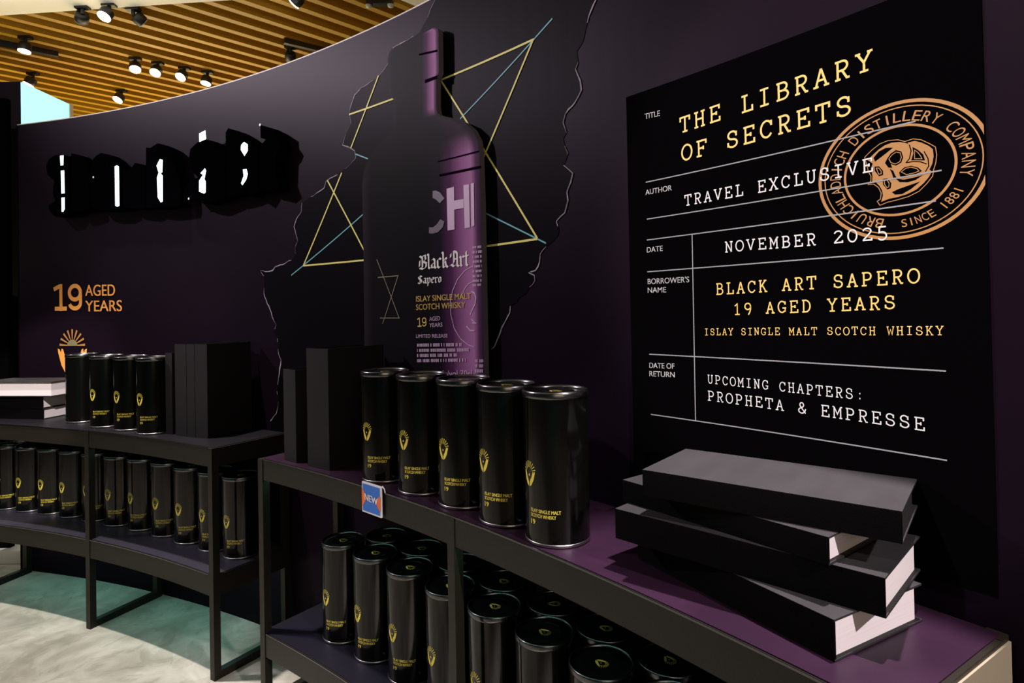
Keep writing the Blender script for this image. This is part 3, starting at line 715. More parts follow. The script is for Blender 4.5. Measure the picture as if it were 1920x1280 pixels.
# ---------------------------------------------------------------- ceiling
D45 = Vector((0.7055, 0.7087, 0)).normalized()
NQ = Vector((D45.y, -D45.x, 0))
EDGE0, EDGED = Vector((-3.998, 4.813, 0)), Vector((1, -0.0905, 0)).normalized()
Z_SL = 3.60
bm = bmesh.new()
pR = Vector((-0.961, 4.538, 0))
# white soffit: everything in front of the edge and right of the slat field
pts = [Vector((-10, 4.813 + 0.0905 * 6.0, 0)), pR, pR + D45 * 8, Vector((7, 10.4, 0)), Vector((7, -4.5, 0)), Vector((-10, -4.5, 0))]
lo = [bm.verts.new((p.x, p.y, Z_SL - 0.01)) for p in pts]
hi = [bm.verts.new((p.x, p.y, Z_SL + 0.25)) for p in pts]
bm.faces.new(lo); bm.faces.new(hi[::-1])
for i in range(len(pts)):
    j = (i + 1) % len(pts)
    bm.faces.new((lo[j], lo[i], hi[i], hi[j]))
bmesh.ops.recalc_face_normals(bm, faces=bm.faces)
ceil = S('ceiling', bm, 'soffit')
# oak slats under a darker board
bm = bmesh.new()
pq = pR.dot(NQ)
k = 0
while k < 34:
    q = pq - 0.10 - 0.19 * k
    # start on the soffit edge line
    # point = NQ*q + D45*t ; lies on the edge line
    A = NQ * q
    en = Vector((-EDGED.y, EDGED.x, 0))
    t0 = (EDGE0 - A).dot(en) / D45.dot(en)
    P0, P1 = A + D45 * (t0 + 0.0), A + D45 * (t0 + 7.5)
    w = NQ * 0.030
    v = []
    for z in (Z_SL, Z_SL + 0.125):
        for p in (P0 - w, P0 + w, P1 + w, P1 - w): v.append(bm.verts.new((p.x, p.y, z)))
    for f in ((3, 2, 1, 0), (4, 5, 6, 7), (0, 1, 5, 4), (1, 2, 6, 5), (2, 3, 7, 6), (3, 0, 4, 7)): bm.faces.new([v[i] for i in f])
    k += 1
bmesh.ops.recalc_face_normals(bm, faces=bm.faces)
S('oak_slats', bm, 'slat', ceil)
bm = bmesh.new()
a = pR - EDGED * 8.2
vs = [(a.x, a.y), (pR.x, pR.y), (pR.x + D45.x * 8, pR.y + D45.y * 8), (a.x + D45.x * 8, a.y + D45.y * 8)]
lo = [bm.verts.new((x, y, Z_SL + 0.125)) for x, y in vs]; hi = [bm.verts.new((x, y, Z_SL + 0.18)) for x, y in vs]
bm.faces.new(lo); bm.faces.new(hi)
for i in range(4): bm.faces.new((lo[i], lo[(i + 1) % 4], hi[(i + 1) % 4], hi[i]))
bmesh.ops.recalc_face_normals(bm, faces=bm.faces)
S('oak_backing_board', bm, 'slat_back', ceil)

# ---------------------------------------------------------------- lighting tracks and spotlights
def track(p, q, label):
    bm = bmesh.new()
    d = (Vector(q) - Vector(p)); L = d.length
    box(bm, 0, L, -0.022, 0.022, 0, 0.045)
    o = link('lighting_track', bm, 'spot_body')
    o.location = (p[0], p[1], Z_SL - 0.045); o.rotation_euler = (0, 0, math.atan2(d.y, d.x))
    tag(o, label, 'lighting track', 'lighting tracks on the slat ceiling')


track((-4.75, 4.95), (-4.06, 5.52), 'long black track under the oak slats by the white soffit corner')
track((-1.95, 5.33), (-1.50, 5.66), 'short black track on the oak slats just above the wall top')


def spotlight(x, y, on, label, tilt=(0.25, 0.2), dz=0.0):
    r = empty('ceiling_spotlight', (x, y, Z_SL - 0.045))
    tag(r, label, 'spotlight', 'spotlights under the oak slats')
    bm = bmesh.new(); lathe(bm, [(0.014, -0.02), (0.014, 0.045)], 12)
    box(bm, -0.05, 0.05, -0.025, 0.025, 0.02, 0.045)
    link('mount', bm, 'spot_body', r)
    rot = Matrix.Rotation(tilt[0], 4, 'X') @ Matrix.Rotation(tilt[1], 4, 'Y')
    bm = bmesh.new(); lathe(bm, [(0.043, -0.085), (0.049, -0.080), (0.049, -0.03), (0.040, -0.015)], 28)
    bmesh.ops.transform(bm, matrix=rot, verts=bm.verts)
    link('body', bm, 'spot_body', r, True)
    bm = bmesh.new(); lathe(bm, [(0.046, -0.091), (0.046, -0.0855)], 28)
    bmesh.ops.transform(bm, matrix=rot, verts=bm.verts)
    link('lens', bm, 'lens' if on else 'lens_off', r)


for x, y, on, tl, lb in (
        (-4.102, 5.198, 1, (-0.10, 0.05), 'lit spotlight at the far left on the long black track'),
        (-3.047, 4.677, 1, (-0.5, 0.15), 'largest lit spotlight, close to the white soffit edge'),
        (-3.456, 5.67, 1, (-0.40, -0.2), 'leftmost of the four lit spotlights in a row over the wall'),
        (-3.311, 5.78, 1, (-0.55, 0.0), 'second from the left of the four lit spotlights in a row'),
        (-3.128, 5.909, 1, (-0.6, 0.15), 'third from the left of the four lit spotlights in a row'),
        (-2.958, 6.015, 1, (-0.2, 0.1), 'rightmost of the four lit spotlights in a row, near the wall top'),
        (-4.097, 6.475, 1, (-0.5, 0.2), 'lit spotlight lowest in view, just above the curved wall edge'),
        (-1.514, 4.515, 1, (0.5, 0.9), 'lit spotlight seen edge-on at the top of the slat ceiling'),
        (-4.642, 5.971, 1, (-0.2, 0.4), 'lit spotlight at the top corner of the cyan lightbox'),
        (-3.269, 4.703, 0, (0.9, 0.6), 'unlit black spotlight left of the largest lit one'),
        (-2.904, 4.744, 0, (0.9, -0.5), 'unlit black spotlight right of the largest lit one'),
        (-1.947, 5.486, 0, (0.9, 0.3), 'unlit black spotlight below the short track by the wall top')):
    spotlight(x, y, on, lb, tl)

r = empty('smoke_detector_bar', (-0.98, 4.72, Z_SL))
tag(r, 'dark fitting with two pale sensors between slats near the wall top', 'sensor')
bm = bmesh.new(); box(bm, -0.10, 0.10, -0.03, 0.03, -0.03, 0); link('housing', bm, 'spot_body', r)
for x in (-0.085, 0.085):
    bm = bmesh.new(); lathe(bm, [(0.008, -0.052), (0.022, -0.045), (0.026, -0.029)], 16)
    bmesh.ops.translate(bm, verts=bm.verts, vec=(x, 0, 0)); link('sensor', bm, 'plinth', r)

# ---------------------------------------------------------------- far left: kiosk with cyan lightbox, black pillar on a pale plinth
r = empty('lightbox_kiosk', (-4.12, 5.16, 0))
tag(r, 'dark purple kiosk with a glowing cyan side panel behind the wall end', 'lightbox')
bm = bmesh.new(); box(bm, -2.2, 0, 0, 0.58, 0, 3.2); link('cabinet', bm, 'kiosk', r)
bm = bmesh.new(); box(bm, -2.2, -0.004, -0.006, 0.0, 0.0, 2.80); link('spill_blackout', bm, 'black', r)  # added black sheet, hides stray lamp light on the cabinet front
bm = bmesh.new(); box(bm, 0, 0.012, 0.004, 0.555, 0.3, 3.195); link('cyan_panel', bm, 'cyan', r)
bm = bmesh.new(); box(bm, 0.0, 0.02, 0.556, 0.60, 0.0, 3.2); link('edge_trim', bm, 'frame_pale', r)
r = empty('black_pillar', (-2.50, 3.05, 0))
tag(r, 'black pillar on a pale plinth at the left end of the wall', 'pillar')
bm = bmesh.new(); box(bm, -1.3, -0.008, 0, 0.03, 0.065, 2.30); link('shaft', bm, 'black', r)
bm = bmesh.new(); box(bm, -1.35, 0.10, -0.04, 0.10, 0.0, 0.065); bevel(bm, 0.004); link('plinth', bm, 'plinth', r)

# ================================================================ RAISED SIGN LETTERS
names = {'b': 'capital B, first', 'l': 'l, second', 'a': 'a, third', 'c': 'c, fourth', 'k': 'k, last', 'A': 'capital A, first', 'r': 'r, middle', 't': 't, last'}
word = {'b': 'left', 'l': 'left', 'a': 'left', 'c': 'left', 'k': 'left', 'A': 'right', 'r': 'right', 't': 'right'}
slit = dict(SLITS)
for nm, pts in SIGN:
    bm = bmesh.new()
    flat_poly(bm, pts); fix_up(bm)
    base = list(bm.faces)
    ret = bmesh.ops.extrude_face_region(bm, geom=base)
    top = [g for g in ret['geom'] if isinstance(g, bmesh.types.BMVert)]
    tops = set(top)
    for v in bm.verts:
        v.co = wp(v.co.x, v.co.y, 0.05 if v in tops else 0.004)
    bmesh.ops.recalc_face_normals(bm, faces=bm.faces)
    o = link('sign_letter', bm, 'letter')
    tag(o, 'raised black blackletter %s in the %s word of the wall sign' % (names[nm], word[nm]), 'sign letter', 'raised letters of the wall sign')
    for q in slit.get(nm, []):
        bm = bmesh.new(); flat_poly(bm, q); on_wall(bm, 0.0515)
        link('lit_strip', bm, 'led', o)
    if nm in ('a', 't', 'A'):
        x, z = {'a': (pts[0][0] + 0.01, pts[0][1] - 0.075), 't': pts[0], 'A': pts[-1]}[nm]
        bm = bmesh.new(); flat_poly(bm, flat_ellipse(x, z, 0.005, 0.005, n=12)[:-1]); on_wall(bm, 0.0515)
        link('pin_light', bm, 'tag_white', o)

# ================================================================ BOTTLE CUT-OUT
OFFB = 0.03


def interp(poly, z, side):
    xs = []
    for (s0, z0), (s1, z1) in zip(poly, poly[1:]):
        if (z0 - z) * (z1 - z) <= 0 and abs(z0 - z1) > 1e-6:
            xs.append(s0 + (s1 - s0) * (z - z0) / (z1 - z0))
    return (min(xs) if side < 0 else max(xs)) if xs else (poly[0][0] if z > poly[0][1] else poly[-1][0])


bot = empty('bottle_cutout', wp((BOT_L[-1][0] + BOT_R[-1][0]) / 2, 0.77, 0.01))
bpos = Matrix.Translation(-bot.location)
tag(bot, 'large whisky bottle cut-out with purple sheen mounted on the torn black print', 'bottle display')
bm = bmesh.new()
flat_poly(bm, BOT_L + BOT_R[::-1]); fix_up(bm)
split(bm, 0.012, 0); split(bm, 0.02, 1)
lay = bm.verts.layers.float.new('print_u')
for v in bm.verts:
    l, rr = interp(BOT_L, v.co.y, -1), interp(BOT_R, v.co.y, 1)
    u = (v.co.x - l) / max(1e-4, rr - l)
    v[lay] = u
base = list(bm.faces)
ret = bmesh.ops.extrude_face_region(bm, geom=base)
tops = {g for g in ret['geom'] if isinstance(g, bmesh.types.BMVert)}
topf = {g for g in ret['geom'] if isinstance(g, bmesh.types.BMFace)}
for v in bm.verts: v.co = wp(v.co.x, v.co.y, OFFB if v in tops else 0.012)
bmesh.ops.recalc_face_normals(bm, faces=bm.faces)
for f in bm.faces:
    f.material_index = 0 if f in topf else 1
me = bpy.data.meshes.new('printed_board'); bm.to_mesh(me); bm.free()
# printed picture of the bottle: charcoal glass with a purple band down the right
mt = mat('bottle_print', (0.02, 0.02, 0.022), 0.45, spec=0.02)
nt = mt.node_tree
at = nt.nodes.new('ShaderNodeAttribute'); at.attribute_name = 'print_u'
rp = nt.nodes.new('ShaderNodeValToRGB')
cr = rp.color_ramp
while len(cr.elements) < 9: cr.elements.new(0.5)
for e, (p, c) in zip(cr.elements, [(0.0, (0.020, 0.017, 0.022)), (0.08, (0.0075, 0.007, 0.0085)), (0.56, (0.006, 0.0056, 0.007)), (0.68, (0.010, 0.007, 0.013)), (0.77, (0.070, 0.021, 0.074)), (0.87, (0.275, 0.110, 0.265)), (0.93, (0.35, 0.155, 0.34)), (0.967, (0.080, 0.031, 0.088)), (1.0, (0.026, 0.013, 0.030))]):
    e.position = p; e.color = (*c, 1)
nt.links.new(at.outputs['Fac'], rp.inputs['Fac'])
# the printed picture leaves the shoulder between neck and body dark
gp = nt.nodes.new('ShaderNodeNewGeometry')
sx = nt.nodes.new('ShaderNodeSeparateXYZ')
sh = nt.nodes.new('ShaderNodeValToRGB')
mr = nt.nodes.new('ShaderNodeMapRange')
mr.inputs['From Min'].default_value, mr.inputs['From Max'].default_value = 1.60, 1.85
while len(sh.color_ramp.elements) < 4: sh.color_ramp.elements.new(0.5)
for e, (p, c) in zip(sh.color_ramp.elements, [(0.12, 1.0), (0.36, 0.07), (0.66, 0.05), (0.76, 1.0)]):
    e.position = p; e.color = (c, c, c, 1)
mx = nt.nodes.new('ShaderNodeMix'); mx.data_type = 'RGBA'
mx.inputs['A'].default_value = (0.008, 0.007, 0.009, 1)
nt.links.new(gp.outputs['Position'], sx.inputs['Vector'])
nt.links.new(sx.outputs['Z'], mr.inputs['Value'])
nt.links.new(mr.outputs['Result'], sh.inputs['Fac'])
nt.links.new(sh.outputs['Color'], mx.inputs['Factor'])
nt.links.new(rp.outputs['Color'], mx.inputs['B'])
nt.links.new(mx.outputs['Result'], nt.nodes['Principled BSDF'].inputs['Base Color'])
M['bottle'] = mt
me.materials.append(mt); me.materials.append(M['bottle_edge'])
o = link('printed_board', me, None, bot); o.matrix_parent_inverse = bpos


def bpart(name, bm, m, off):
    on_wall(bm, off)
    o = link(name, bm, m, bot); o.matrix_parent_inverse = bpos
    return o


for q in BOT_DARK:
    bm = bmesh.new(); flat_poly(bm, q); bpart('groove_line', bm, 'bdark', OFFB + 0.001)
for ch in ('C', 'H', 'L'):
    bm = bmesh.new()
    for q in BOT_POLY[ch]: flat_poly(bm, q)
    o = bpart('large_letter', bm, 'dim_lilac' if ch == 'C' else 'lilac', OFFB + 0.0015)
for txt, colr, a in BOT_TXT:
    bm = bmesh.new()
    if colr == 'black': put_black(bm, txt, *a)
    elif txt == '19': put_19(bm, *a, pen=0.15)
    else: put_sans(bm, txt, *a, bold=0.02 if colr == 'gold' else 0)
    bpart('label_lettering', bm, {'gold': 'labelgold', 'lilac': 'lilac', 'black': 'white'}[colr], OFFB + 0.0018)
bm = bmesh.new()
for i, a in enumerate(BOT_MARKS): put_marks(bm, *a, i)
bpart('small_print', bm, 'lilac', OFFB + 0.0018)
bm = bmesh.new()
for q in BOT_HEX: flat_stroke(bm, q, 0.0028)
bpart('label_star', bm, 'dimgold', OFFB + 0.0014)
bm = bmesh.new()
for i, q in enumerate(BOT_ARC): flat_stroke(bm, q, 0.0022 if i < 2 else 0.004)
bpart('ring_emblem', bm, 'lilac', OFFB + 0.0012)

# ================================================================ LIBRARY-CARD POSTER
PS0, PS1, PZ0, PZ1 = 3.2085, 3.8465, 0.80, 1.657
pos = empty('library_card_poster', wp((PS0 + PS1) / 2, PZ0, 0))
ppos = Matrix.Translation(-pos.location)
tag(pos, 'black library-card poster with gold and white typewriter text and copper stamp', 'poster')


def ppart(name, bm, m, off):
    on_wall(bm, off, 0.05)
    o = link(name, bm, m, pos); o.matrix_parent_inverse = ppos
    return o


bm = bmesh.new(); flat_poly(bm, [(PS0, PZ0), (PS1, PZ0), (PS1, PZ1), (PS0, PZ1)]); ppart('card', bm, 'card', 0.003)
for colr, txt, a in POSTER_TYPE:
    bm = bmesh.new(); put_type(bm, txt, *a, pen=0.115 if a[4] > 0.02 else 0.105)
    ppart('typed_line', bm, colr, 0.0046)
for txt, a in POSTER_SANS:
    bm = bmesh.new(); put_sans(bm, txt, *a, bold=0.012)
    ppart('field_label', bm, 'white', 0.0044)
for a, b in POSTER_LINES:
    bm = bmesh.new(); flat_stroke(bm, [a, b], 0.0021); ppart('rule_line', bm, 'rule', 0.0042)
# the round stamp, cut off by the card's right edge
SX, SZc, RX, RZ = 3.7360, 1.3965, 0.1165, 0.1010


def clip_right(bm):
    bmesh.ops.bisect_plane(bm, geom=list(bm.verts) + list(bm.edges) + list(bm.faces), plane_co=(PS1 - 0.001, 0, 0), plane_no=(1, 0, 0), clear_outer=True, dist=1e-7)


bm = bmesh.new()
for k, w in ((1.0, 0.0050), (0.928, 0.0016), (0.655, 0.0036)):
    flat_stroke(bm, flat_ellipse(SX, SZc, RX * k, RZ * k, n=72)[:-1], w, closed=True)
clip_right(bm)
stamp = ppart('stamp', bm, 'copper', 0.0040)


def ring_text(bm, text, rad, h, a0, a1, inside=False):
    """capitals set round the stamp, a0 -> a1 in degrees"""
    n = len(text)
    for i, ch in enumerate(text):
        if ch == ' ': continue
        a = math.radians(a0 + (a1 - a0) * (i + 0.5) / n)
        vs, fs, w = sans_outline(ch)
        kx = (abs(a1 - a0) / n * PI / 180 * rad) * 0.80 / max(w, 0.55)
        c, s = math.cos(a), math.sin(a)
        nv = []
        for x, y in vs:
            lx, ly = (x - w / 2) * kx, (y - 0.5) * h
            if inside: px, py = (rad - ly), lx        # letters stand on the outside, read anticlockwise
            else: px, py = (rad + ly), -lx
            X, Y = px * c - py * s, px * s + py * c
            nv.append(bm.verts.new((SX + X * RX, SZc + Y * RZ, 0)))
        for f in fs:
            try: bm.faces.new([nv[i] for i in f])
            except ValueError: pass


bm = bmesh.new()
ring_text(bm, 'BRUICHLADDICH DISTILLERY COMPANY', 0.79, 0.155, 257, -19)
ring_text(bm, 'SINCE 1881', 0.79, 0.12, 272, 331, True)
o = ppart('stamp_lettering', bm, 'copper', 0.0040)
bm = bmesh.new(); flat_poly(bm, LOGO_FILL); flat_stroke(bm, LOGO_LINE, 0.0011, closed=True)
ppart('stamp_monogram', bm, 'copper', 0.0036)
bm = bmesh.new()
for q in LOGO_HOLES: flat_poly(bm, q)
for q in LOGO_CUTS: flat_stroke(bm, q, 0.0014)
ppart('monogram_counter', bm, 'card', 0.0038)
bm = bmesh.new()
for q in LOGO_RINGS: flat_stroke(bm, q, 0.0010, closed=True)
ppart('monogram_inline', bm, 'copper', 0.0040)

# ================================================================ DISPLAY TABLES
Z_T = 0.76


def table(name, label, angles, z_low, group, top_m):
    a0, a1 = angles[0], angles[-1]
    r = empty(name, pd((a0 + a1) / 2, 0.16, 0))
    ri = Matrix.Translation(-r.location)
    tag(r, label, 'display table', group)

    def part(n, bm, m):
        o = link(n, bm, m, r); o.matrix_parent_inverse = ri
        return o
    e = 0.14
    bm = bmesh.new(); curved_slab(bm, a0 + e, a1 - e, 0.012, 0.306, 0.697, Z_T - 0.002); part('top_frame', bm, 'metal')
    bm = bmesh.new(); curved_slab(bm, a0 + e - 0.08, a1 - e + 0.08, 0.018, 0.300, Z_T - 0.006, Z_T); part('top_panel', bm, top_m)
    bm = bmesh.new(); curved_slab(bm, a0 + e, a1 - e, 0.012, 0.306, z_low - 0.070, z_low - 0.002); part('lower_frame', bm, 'metal')
    bm = bmesh.new(); curved_slab(bm, a0 + e - 0.08, a1 - e + 0.08, 0.018, 0.300, z_low - 0.006, z_low); part('lower_panel', bm, 'shaded_top' if top_m == 'purple_top' else 'slate_top')
    for z in (Z_T, z_low):
        bm = bmesh.new(); curved_slab(bm, a0 - 0.2, a1 + 0.2, 0.3055, 0.3075, z - 0.0025, z + 0.0006); part('edge_strip', bm, 'lid_rim')
    for a in angles:
        for d0, d1 in ((0.284, 0.308), (0.010, 0.034)):
            bm = bmesh.new(); radial_box(bm, a, d0, d1, 0.024, 0.0, Z_T - 0.001); part('leg', bm, 'metal')
        bm = bmesh.new(); radial_box(bm, a, 0.034, 0.284, 0.024, 0.0, 0.026); part('floor_bar', bm, 'metal')
    if a1 < 40:
        bm = bmesh.new(); radial_box(bm, a1 - 0.155, 0.012, 0.306, 0.003, 0.699, Z_T - 0.008); part('end_glare', bm, 'end_glare')
    return r


GT = 'curved black display tables along the wall'
table('display_table', 'nearer curved black display table with purple top, below the bottle and poster', (54.0, 43.95, 33.8), 0.235, GT, 'purple_top')
table('display_table', 'farther curved black display table below the raised wall sign', (75.35, 66.15, 57.35), 0.342, GT, 'unlit_top')

# NEW tag hooked on the nearer table's front edge
(ts, tz) = TAG[0]
T0 = 0.311
tg = empty('shelf_tag', wp((TAG[0][0] + TAG[1][0]) / 2, 0.70, T0))
ti = Matrix.Translation(-tg.location)
tag(tg, 'small blue and orange NEW tag hooked on the near table edge', 'shelf tag')
s0, s1 = 2.589, 2.674
z0, z1 = 0.7005, 0.7755


def tpart(n, bm, m, off):
    on_wall(bm, off, 0.02)
    o = link(n, bm, m, tg); o.matrix_parent_inverse = ti
    return o


bm = bmesh.new()
flat_poly(bm, [(s0, z0), (s1, z0), (s1, z1), (s0, z1)]); fix_up(bm)
ret = bmesh.ops.extrude_face_region(bm, geom=list(bm.faces))
tops = {g for g in ret['geom'] if isinstance(g, bmesh.types.BMVert)}
for v in bm.verts: v.co = wp(v.co.x, v.co.y, T0 + (0.004 if v in tops else 0))
bmesh.ops.recalc_face_normals(bm, faces=bm.faces)
o = link('backing', bm, 'tag_white', tg); o.matrix_parent_inverse = ti
b = 0.004
bm = bmesh.new(); flat_poly(bm, [(s0 + b, z0 + b), (s1 - b, z0 + b), (s1 - b, z1 - b), (s0 + b, z1 - b)]); tpart('blue_face', bm, 'tag_blue', T0 + 0.0048)
zm = (z0 + z1) / 2
bm = bmesh.new()
flat_poly(bm, [(s0 + 0.001, z1 - 0.014), (s0 + 0.014, zm + 0.010), (s0 + 0.026, zm), (s0 + 0.012, zm - 0.012), (s0 + 0.001, z0 + 0.010)])
flat_poly(bm, [(s1 - 0.001, z1 - 0.022), (s1 - 0.016, zm + 0.006), (s1 - 0.026, zm), (s1 - 0.014, zm - 0.014), (s1 - 0.001, z0 + 0.014)])
tpart('orange_burst', bm, 'tag_orange', T0 + 0.0054)
bm = bmesh.new(); put_sans(bm, 'NEW', s0 + 0.015, zm - 0.005, s1 - 0.012, zm - 0.009, 0.017, bold=0.05); tpart('tag_lettering', bm, 'tag_white', T0 + 0.0062)
bm = bmesh.new(); flat_stroke(bm, [(s1 - 0.002, z1 - 0.004), (s1 + 0.006, z1 + 0.001), (s1 + 0.013, z1 - 0.004), (s1 + 0.016, z1 - 0.012)], 0.004)
tpart('hook', bm, 'tag_white', T0 + 0.002)

# ================================================================ TINS
RT, HT = 0.062, 0.285


def on_tin(bm, zoff, rr):
    fix_up(bm); split(bm, 0.008)
    for v in bm.verts:
        a = v.co.x / RT
        v.co = Vector((rr * math.cos(a), rr * math.sin(a), v.co.y + zoff))
    return bm


def make_tin(blank=False):
    r = empty('whisky_tin')
    bm = bmesh.new(); lathe(bm, [(0.0605, 0.0), (RT + 0.0008, 0.0012), (RT + 0.0008, 0.0052), (RT, 0.0065)], 56); link('base_rim', bm, 'rim', r, True)
    bm = bmesh.new(); lathe(bm, [(RT, 0.0062), (RT, 0.272)], 56, False, False); link('body', bm, 'tin', r, True)
    bm = bmesh.new(); lathe(bm, [(RT, 0.2715), (RT + 0.0012, 0.2728), (RT + 0.0014, 0.276), (RT + 0.0012, 0.2815), (RT + 0.0004, 0.2840), (RT - 0.0012, HT), (RT - 0.0030, 0.2840), (RT - 0.0042, 0.2805)], 64, False, False); link('lid_rim', bm, 'lid_rim', r, True)
    bm = bmesh.new(); lathe(bm, [(RT - 0.0042, 0.2806), (RT - 0.006, 0.2795), (RT - 0.024, 0.2795), (RT - 0.026, 0.2805), (RT - 0.028, 0.2795)], 56, False, True); link('lid', bm, 'lid', r, True)
    bm = bmesh.new()
    put_emblem(bm, 0.0, 0.0, 0.030, 0.030, True, True)
    fix_up(bm)
    for v in bm.verts: v.co.z = 0.2799
    link('lid_emblem', bm, 'lid_foil', r)
    if not blank:
        bm = bmesh.new(); put_emblem(bm, 0, 0, 0.042, 0.048); on_tin(bm, 0.131, RT + 0.0005); link('emblem', bm, 'foil', r)
        bm = bmesh.new()
        put_sans(bm, 'ISLAY SINGLE MALT', 0.004, 0.0195, 0.066, 0.0195, 0.0068, bold=0.03)
        put_sans(bm, 'SCOTCH WHISKY', 0.004, 0.0105, 0.057, 0.0105, 0.0068, bold=0.03)
        put_sans(bm, '19', 0.004, -0.003, 0.0145, -0.003, 0.0095, bold=0.04)
        on_tin(bm, 0.043, RT + 0.0005); link('lettering', bm, 'foil', r)
    return r


tin0, blank0 = make_tin(), make_tin(True)
used = {'a': False, 'b': False}
rj = random.Random(11)


def put_tin(deg, d, z, label, group, twist=0.0, blank=False):
    src = blank0 if blank else tin0
    key = 'b' if blank else 'a'
    p = pd(deg, d, z + 0.0005)
    rz = math.radians(deg + 180 + twist + rj.uniform(-4, 4))
    if not used[key]:
        used[key] = True
        o = src
        o.location = p; o.rotation_euler = (0, 0, rz)
        o['label'] = label
    else:
        o = copy_tree(src, p, rz, label)
    o['category'] = 'tin'; o['group'] = group
    return o


TOPA = [(48.25, 0.220, 3), (46.35, 0.225, 3), (44.54, 0.223, -4), (42.74, 0.231, -6), (41.03, 0.234, -10)]
lb = ['black tin on the near table top, above the tag beside upright books',
      'black whisky tin on the near table top, second from the upright books',
      'black whisky tin on the near table top, middle one of the five',
      'black whisky tin on the near table top, second from the right',
      'largest black whisky tin, right end of the five on the near table top']
for (a, d, t), l in zip(TOPA, lb): put_tin(a, d, Z_T, l, 'five tins on the near table top', t)
lb = ['plain-sided black tin with no gold showing, left end of the far table top',
      'black whisky tin on the far table top, right of the plain-sided one',
      'black whisky tin on the far table top, third from the left',
      'black whisky tin on the far table top, beside the upright books']
for i, ((a, d), l) in enumerate(zip([(69.06, 0.159), (66.54, 0.201), (64.64, 0.211), (62.75, 0.223)], lb)):
    put_tin(a, d, Z_T, l, 'four tins on the far table top', 2, i == 0)
LOWB = [(75.1, 0.11), (73.55, 0.11), (72.0, 0.11), (70.38, 0.115), (68.69, 0.118), (66.95, 0.126), (65.30, 0.124), (63.50, 0.130), (61.71, 0.139), (59.97, 0.142), (58.32, 0.140)]
lb = ['black whisky tin cut by the left picture edge, far table lower shelf',
      'black tin on the far lower shelf, second from its left end',
      'black tin on the far lower shelf, third from its left end',
      'black tin on the far lower shelf, just left of the middle leg',
      'black whisky tin half hidden behind the middle leg of the far table, lower shelf',
      'black tin on the far lower shelf, first fully seen right of the middle leg',
      'black tin on the far lower shelf, second fully seen right of the middle leg',
      'black tin on the far lower shelf, third fully seen right of the middle leg',
      'black tin on the far lower shelf, fourth fully seen right of the middle leg',
      'black whisky tin partly behind the right end leg of the far table, lower shelf',
      'black whisky tin at the right end of the far lower shelf, past the end leg']
for (a, d), l in zip(LOWB, lb): put_tin(a, d, 0.342, l, 'tins on the far table lower shelf', 2)
LOWA = [(51.50, 0.168), (49.68, 0.170), (47.87, 0.172), (45.95, 0.174), (44.13, 0.171), (42.27, 0.172), (40.45, 0.172), (38.6, 0.172), (36.75, 0.172)]
lb = ['black tin in the near lower front row, leftmost',
      'black tin in the near lower front row, second from the left',
      'black tin in the near lower front row, third from the left',
      'black tin in the near lower front row, cut by the middle leg',
      'black tin in the near lower front row, first right of the middle leg',
      'black tin in the near lower front row, second right of the middle leg',
      'black tin in the near lower front row, third right of the middle leg',
      'black tin in the near lower front row, fourth right of the middle leg',
      'black tin in the near lower front row, near the bottom picture edge']
for (a, d), l in zip(LOWA, lb): put_tin(a, d, 0.235, l, 'front row of tins on the near lower shelf', 0)
n = 0
for i in range(7):
    a = (LOWA[i][0] + LOWA[i + 1][0]) / 2 - (0.11 if i == 4 else 0)
    put_tin(a, 0.0665, 0.235, 'black tin in the near lower back row, %s from the left' % ORD[i], 'back row of tins on the near lower shelf', rj.uniform(-40, 40))

# ================================================================ BOOKS
def make_book(L, W, T, label, group, loc, mtx, pages='pages', board=False, cat='book'):
    """lying: x along the spine, y from spine to fore-edge, z up"""
    r = empty('book', (loc[0], loc[1], loc[2] + 0.0005))
    r.rotation_euler = mtx.to_euler()
    tag(r, label, cat, group)
    c = 0.0026
    for zz in (0.0, T - c):
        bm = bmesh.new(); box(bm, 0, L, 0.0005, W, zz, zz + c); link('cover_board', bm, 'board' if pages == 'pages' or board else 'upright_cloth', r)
    bm = bmesh.new(); box(bm, 0.0003, L - 0.0003, 0, c * 1.3, 0.0003, T - 0.0003); link('spine', bm, 'cover' if pages == 'pages' or board else 'upright_cloth', r)
    bm = bmesh.new(); box(bm, 0.006, L - 0.006, c * 1.3, W - 0.008, c, T - c); link('page_block', bm, pages, r)
    return r


def lying(FL, xdir, ydir=None):
    x = Vector((xdir[0], xdir[1], 0)).normalized()
    y = Vector((-x.y, x.x, 0))
    return Matrix((x, y, Vector((0, 0, 1)))).transposed()


# the leaning stack on the near table, bottom to top
G = 'flat book stack on the near table'
x = Vector((0.48, -0.877)).normalized(); fl = Vector((0.3865, 0.7556)) - x * 0.365
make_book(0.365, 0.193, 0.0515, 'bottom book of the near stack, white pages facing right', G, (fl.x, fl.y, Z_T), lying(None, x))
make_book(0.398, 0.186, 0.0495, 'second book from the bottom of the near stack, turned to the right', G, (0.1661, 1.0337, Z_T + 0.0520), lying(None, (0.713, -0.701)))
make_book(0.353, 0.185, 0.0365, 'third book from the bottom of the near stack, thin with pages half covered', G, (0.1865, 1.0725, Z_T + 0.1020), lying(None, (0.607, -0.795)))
make_book(0.352, 0.175, 0.0405, 'topmost book of the near stack, grey sheen on its black cover', G, (0.2025, 0.9817, Z_T + 0.1390), lying(None, (0.784, -0.621)), 'dark_pages', True)
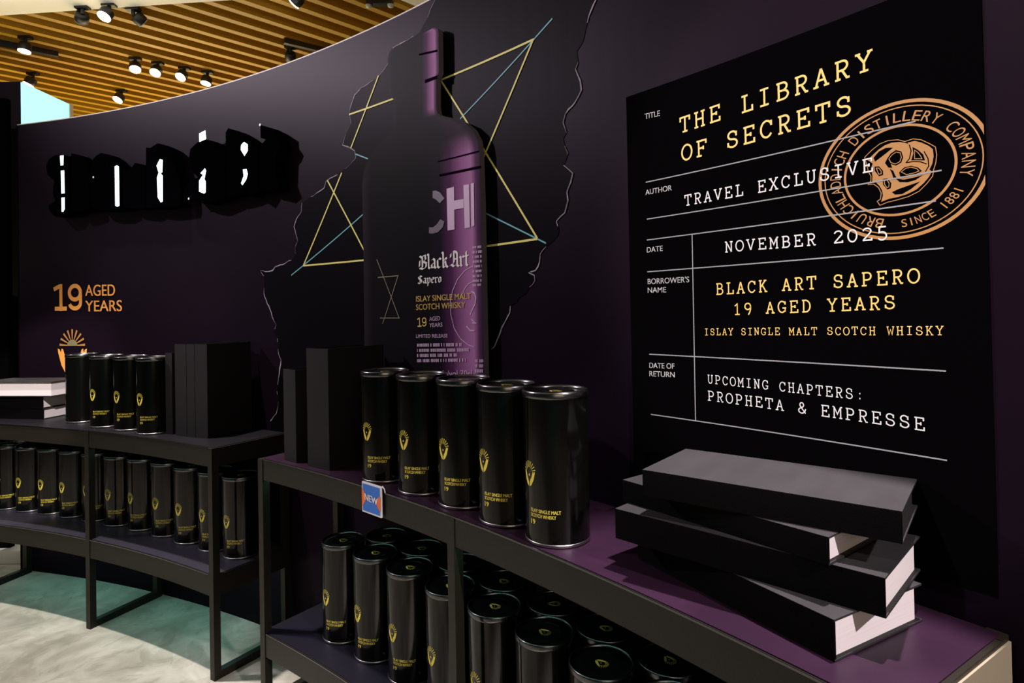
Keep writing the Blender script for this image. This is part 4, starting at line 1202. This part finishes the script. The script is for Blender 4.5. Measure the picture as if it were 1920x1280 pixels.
# flat books at the far left
G = 'flat book stack on the far table'
x = Vector((0.985, -0.174)).normalized(); fl = Vector((-2.0423, 2.6652)) - x * 0.37
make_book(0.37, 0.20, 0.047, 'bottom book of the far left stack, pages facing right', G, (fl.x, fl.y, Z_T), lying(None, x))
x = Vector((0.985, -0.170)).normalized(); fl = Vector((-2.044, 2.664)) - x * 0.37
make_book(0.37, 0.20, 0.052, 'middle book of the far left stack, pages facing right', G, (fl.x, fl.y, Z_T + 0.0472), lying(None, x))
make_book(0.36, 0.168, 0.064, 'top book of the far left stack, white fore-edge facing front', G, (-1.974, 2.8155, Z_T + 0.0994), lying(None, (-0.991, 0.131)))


def upright(p, q, H, W, label, group):
    """spine front edge from p (left) to q (right) on the table top, pages towards the wall"""
    p, q = Vector(p), Vector(q)
    t = (p - q); T = t.length; t.normalize()
    o = Vector((t.y, -t.x))                      # towards the wall
    X, Y, Z = Vector((0, 0, 1)), Vector((o.x, o.y, 0)), Vector((t.x, t.y, 0))
    make_book(H, W, T - 0.0008, label, group, (q.x, q.y, Z_T), Matrix((X, Y, Z)).transposed(), 'dark_pages')


G = 'upright books on the near table'
upright((-0.6926, 1.8467), (-0.641, 1.8045), 0.272, 0.19, 'short upright black book at the left end of the near table top', G)
upright((-0.5968, 1.7706), (-0.5165, 1.7124), 0.338, 0.205, 'tall thick upright black book beside the five near tins', G)
upright((-0.574, 1.874), (-0.546, 1.853), 0.300, 0.13, 'thin upright black book set back between the short and the thick one', G)
G = 'upright books on the far table'
upright((-1.299, 2.2908), (-1.2648, 2.276), 0.30, 0.19, 'short narrow upright black book between the far tins and taller books', G)
a, b = Vector((-1.2433, 2.2548)), Vector((-1.0896, 2.1855))
f = lambda t: tuple(a + (b - a) * t)
upright(f(0), f(0.36), 0.334, 0.195, 'left of the three tall upright black books on the far table', G)
upright(f(0.365), f(0.62), 0.334, 0.195, 'middle of the three tall upright black books on the far table', G)
upright(f(0.625), f(1), 0.334, 0.195, 'right of the three tall upright black books on the far table', G)
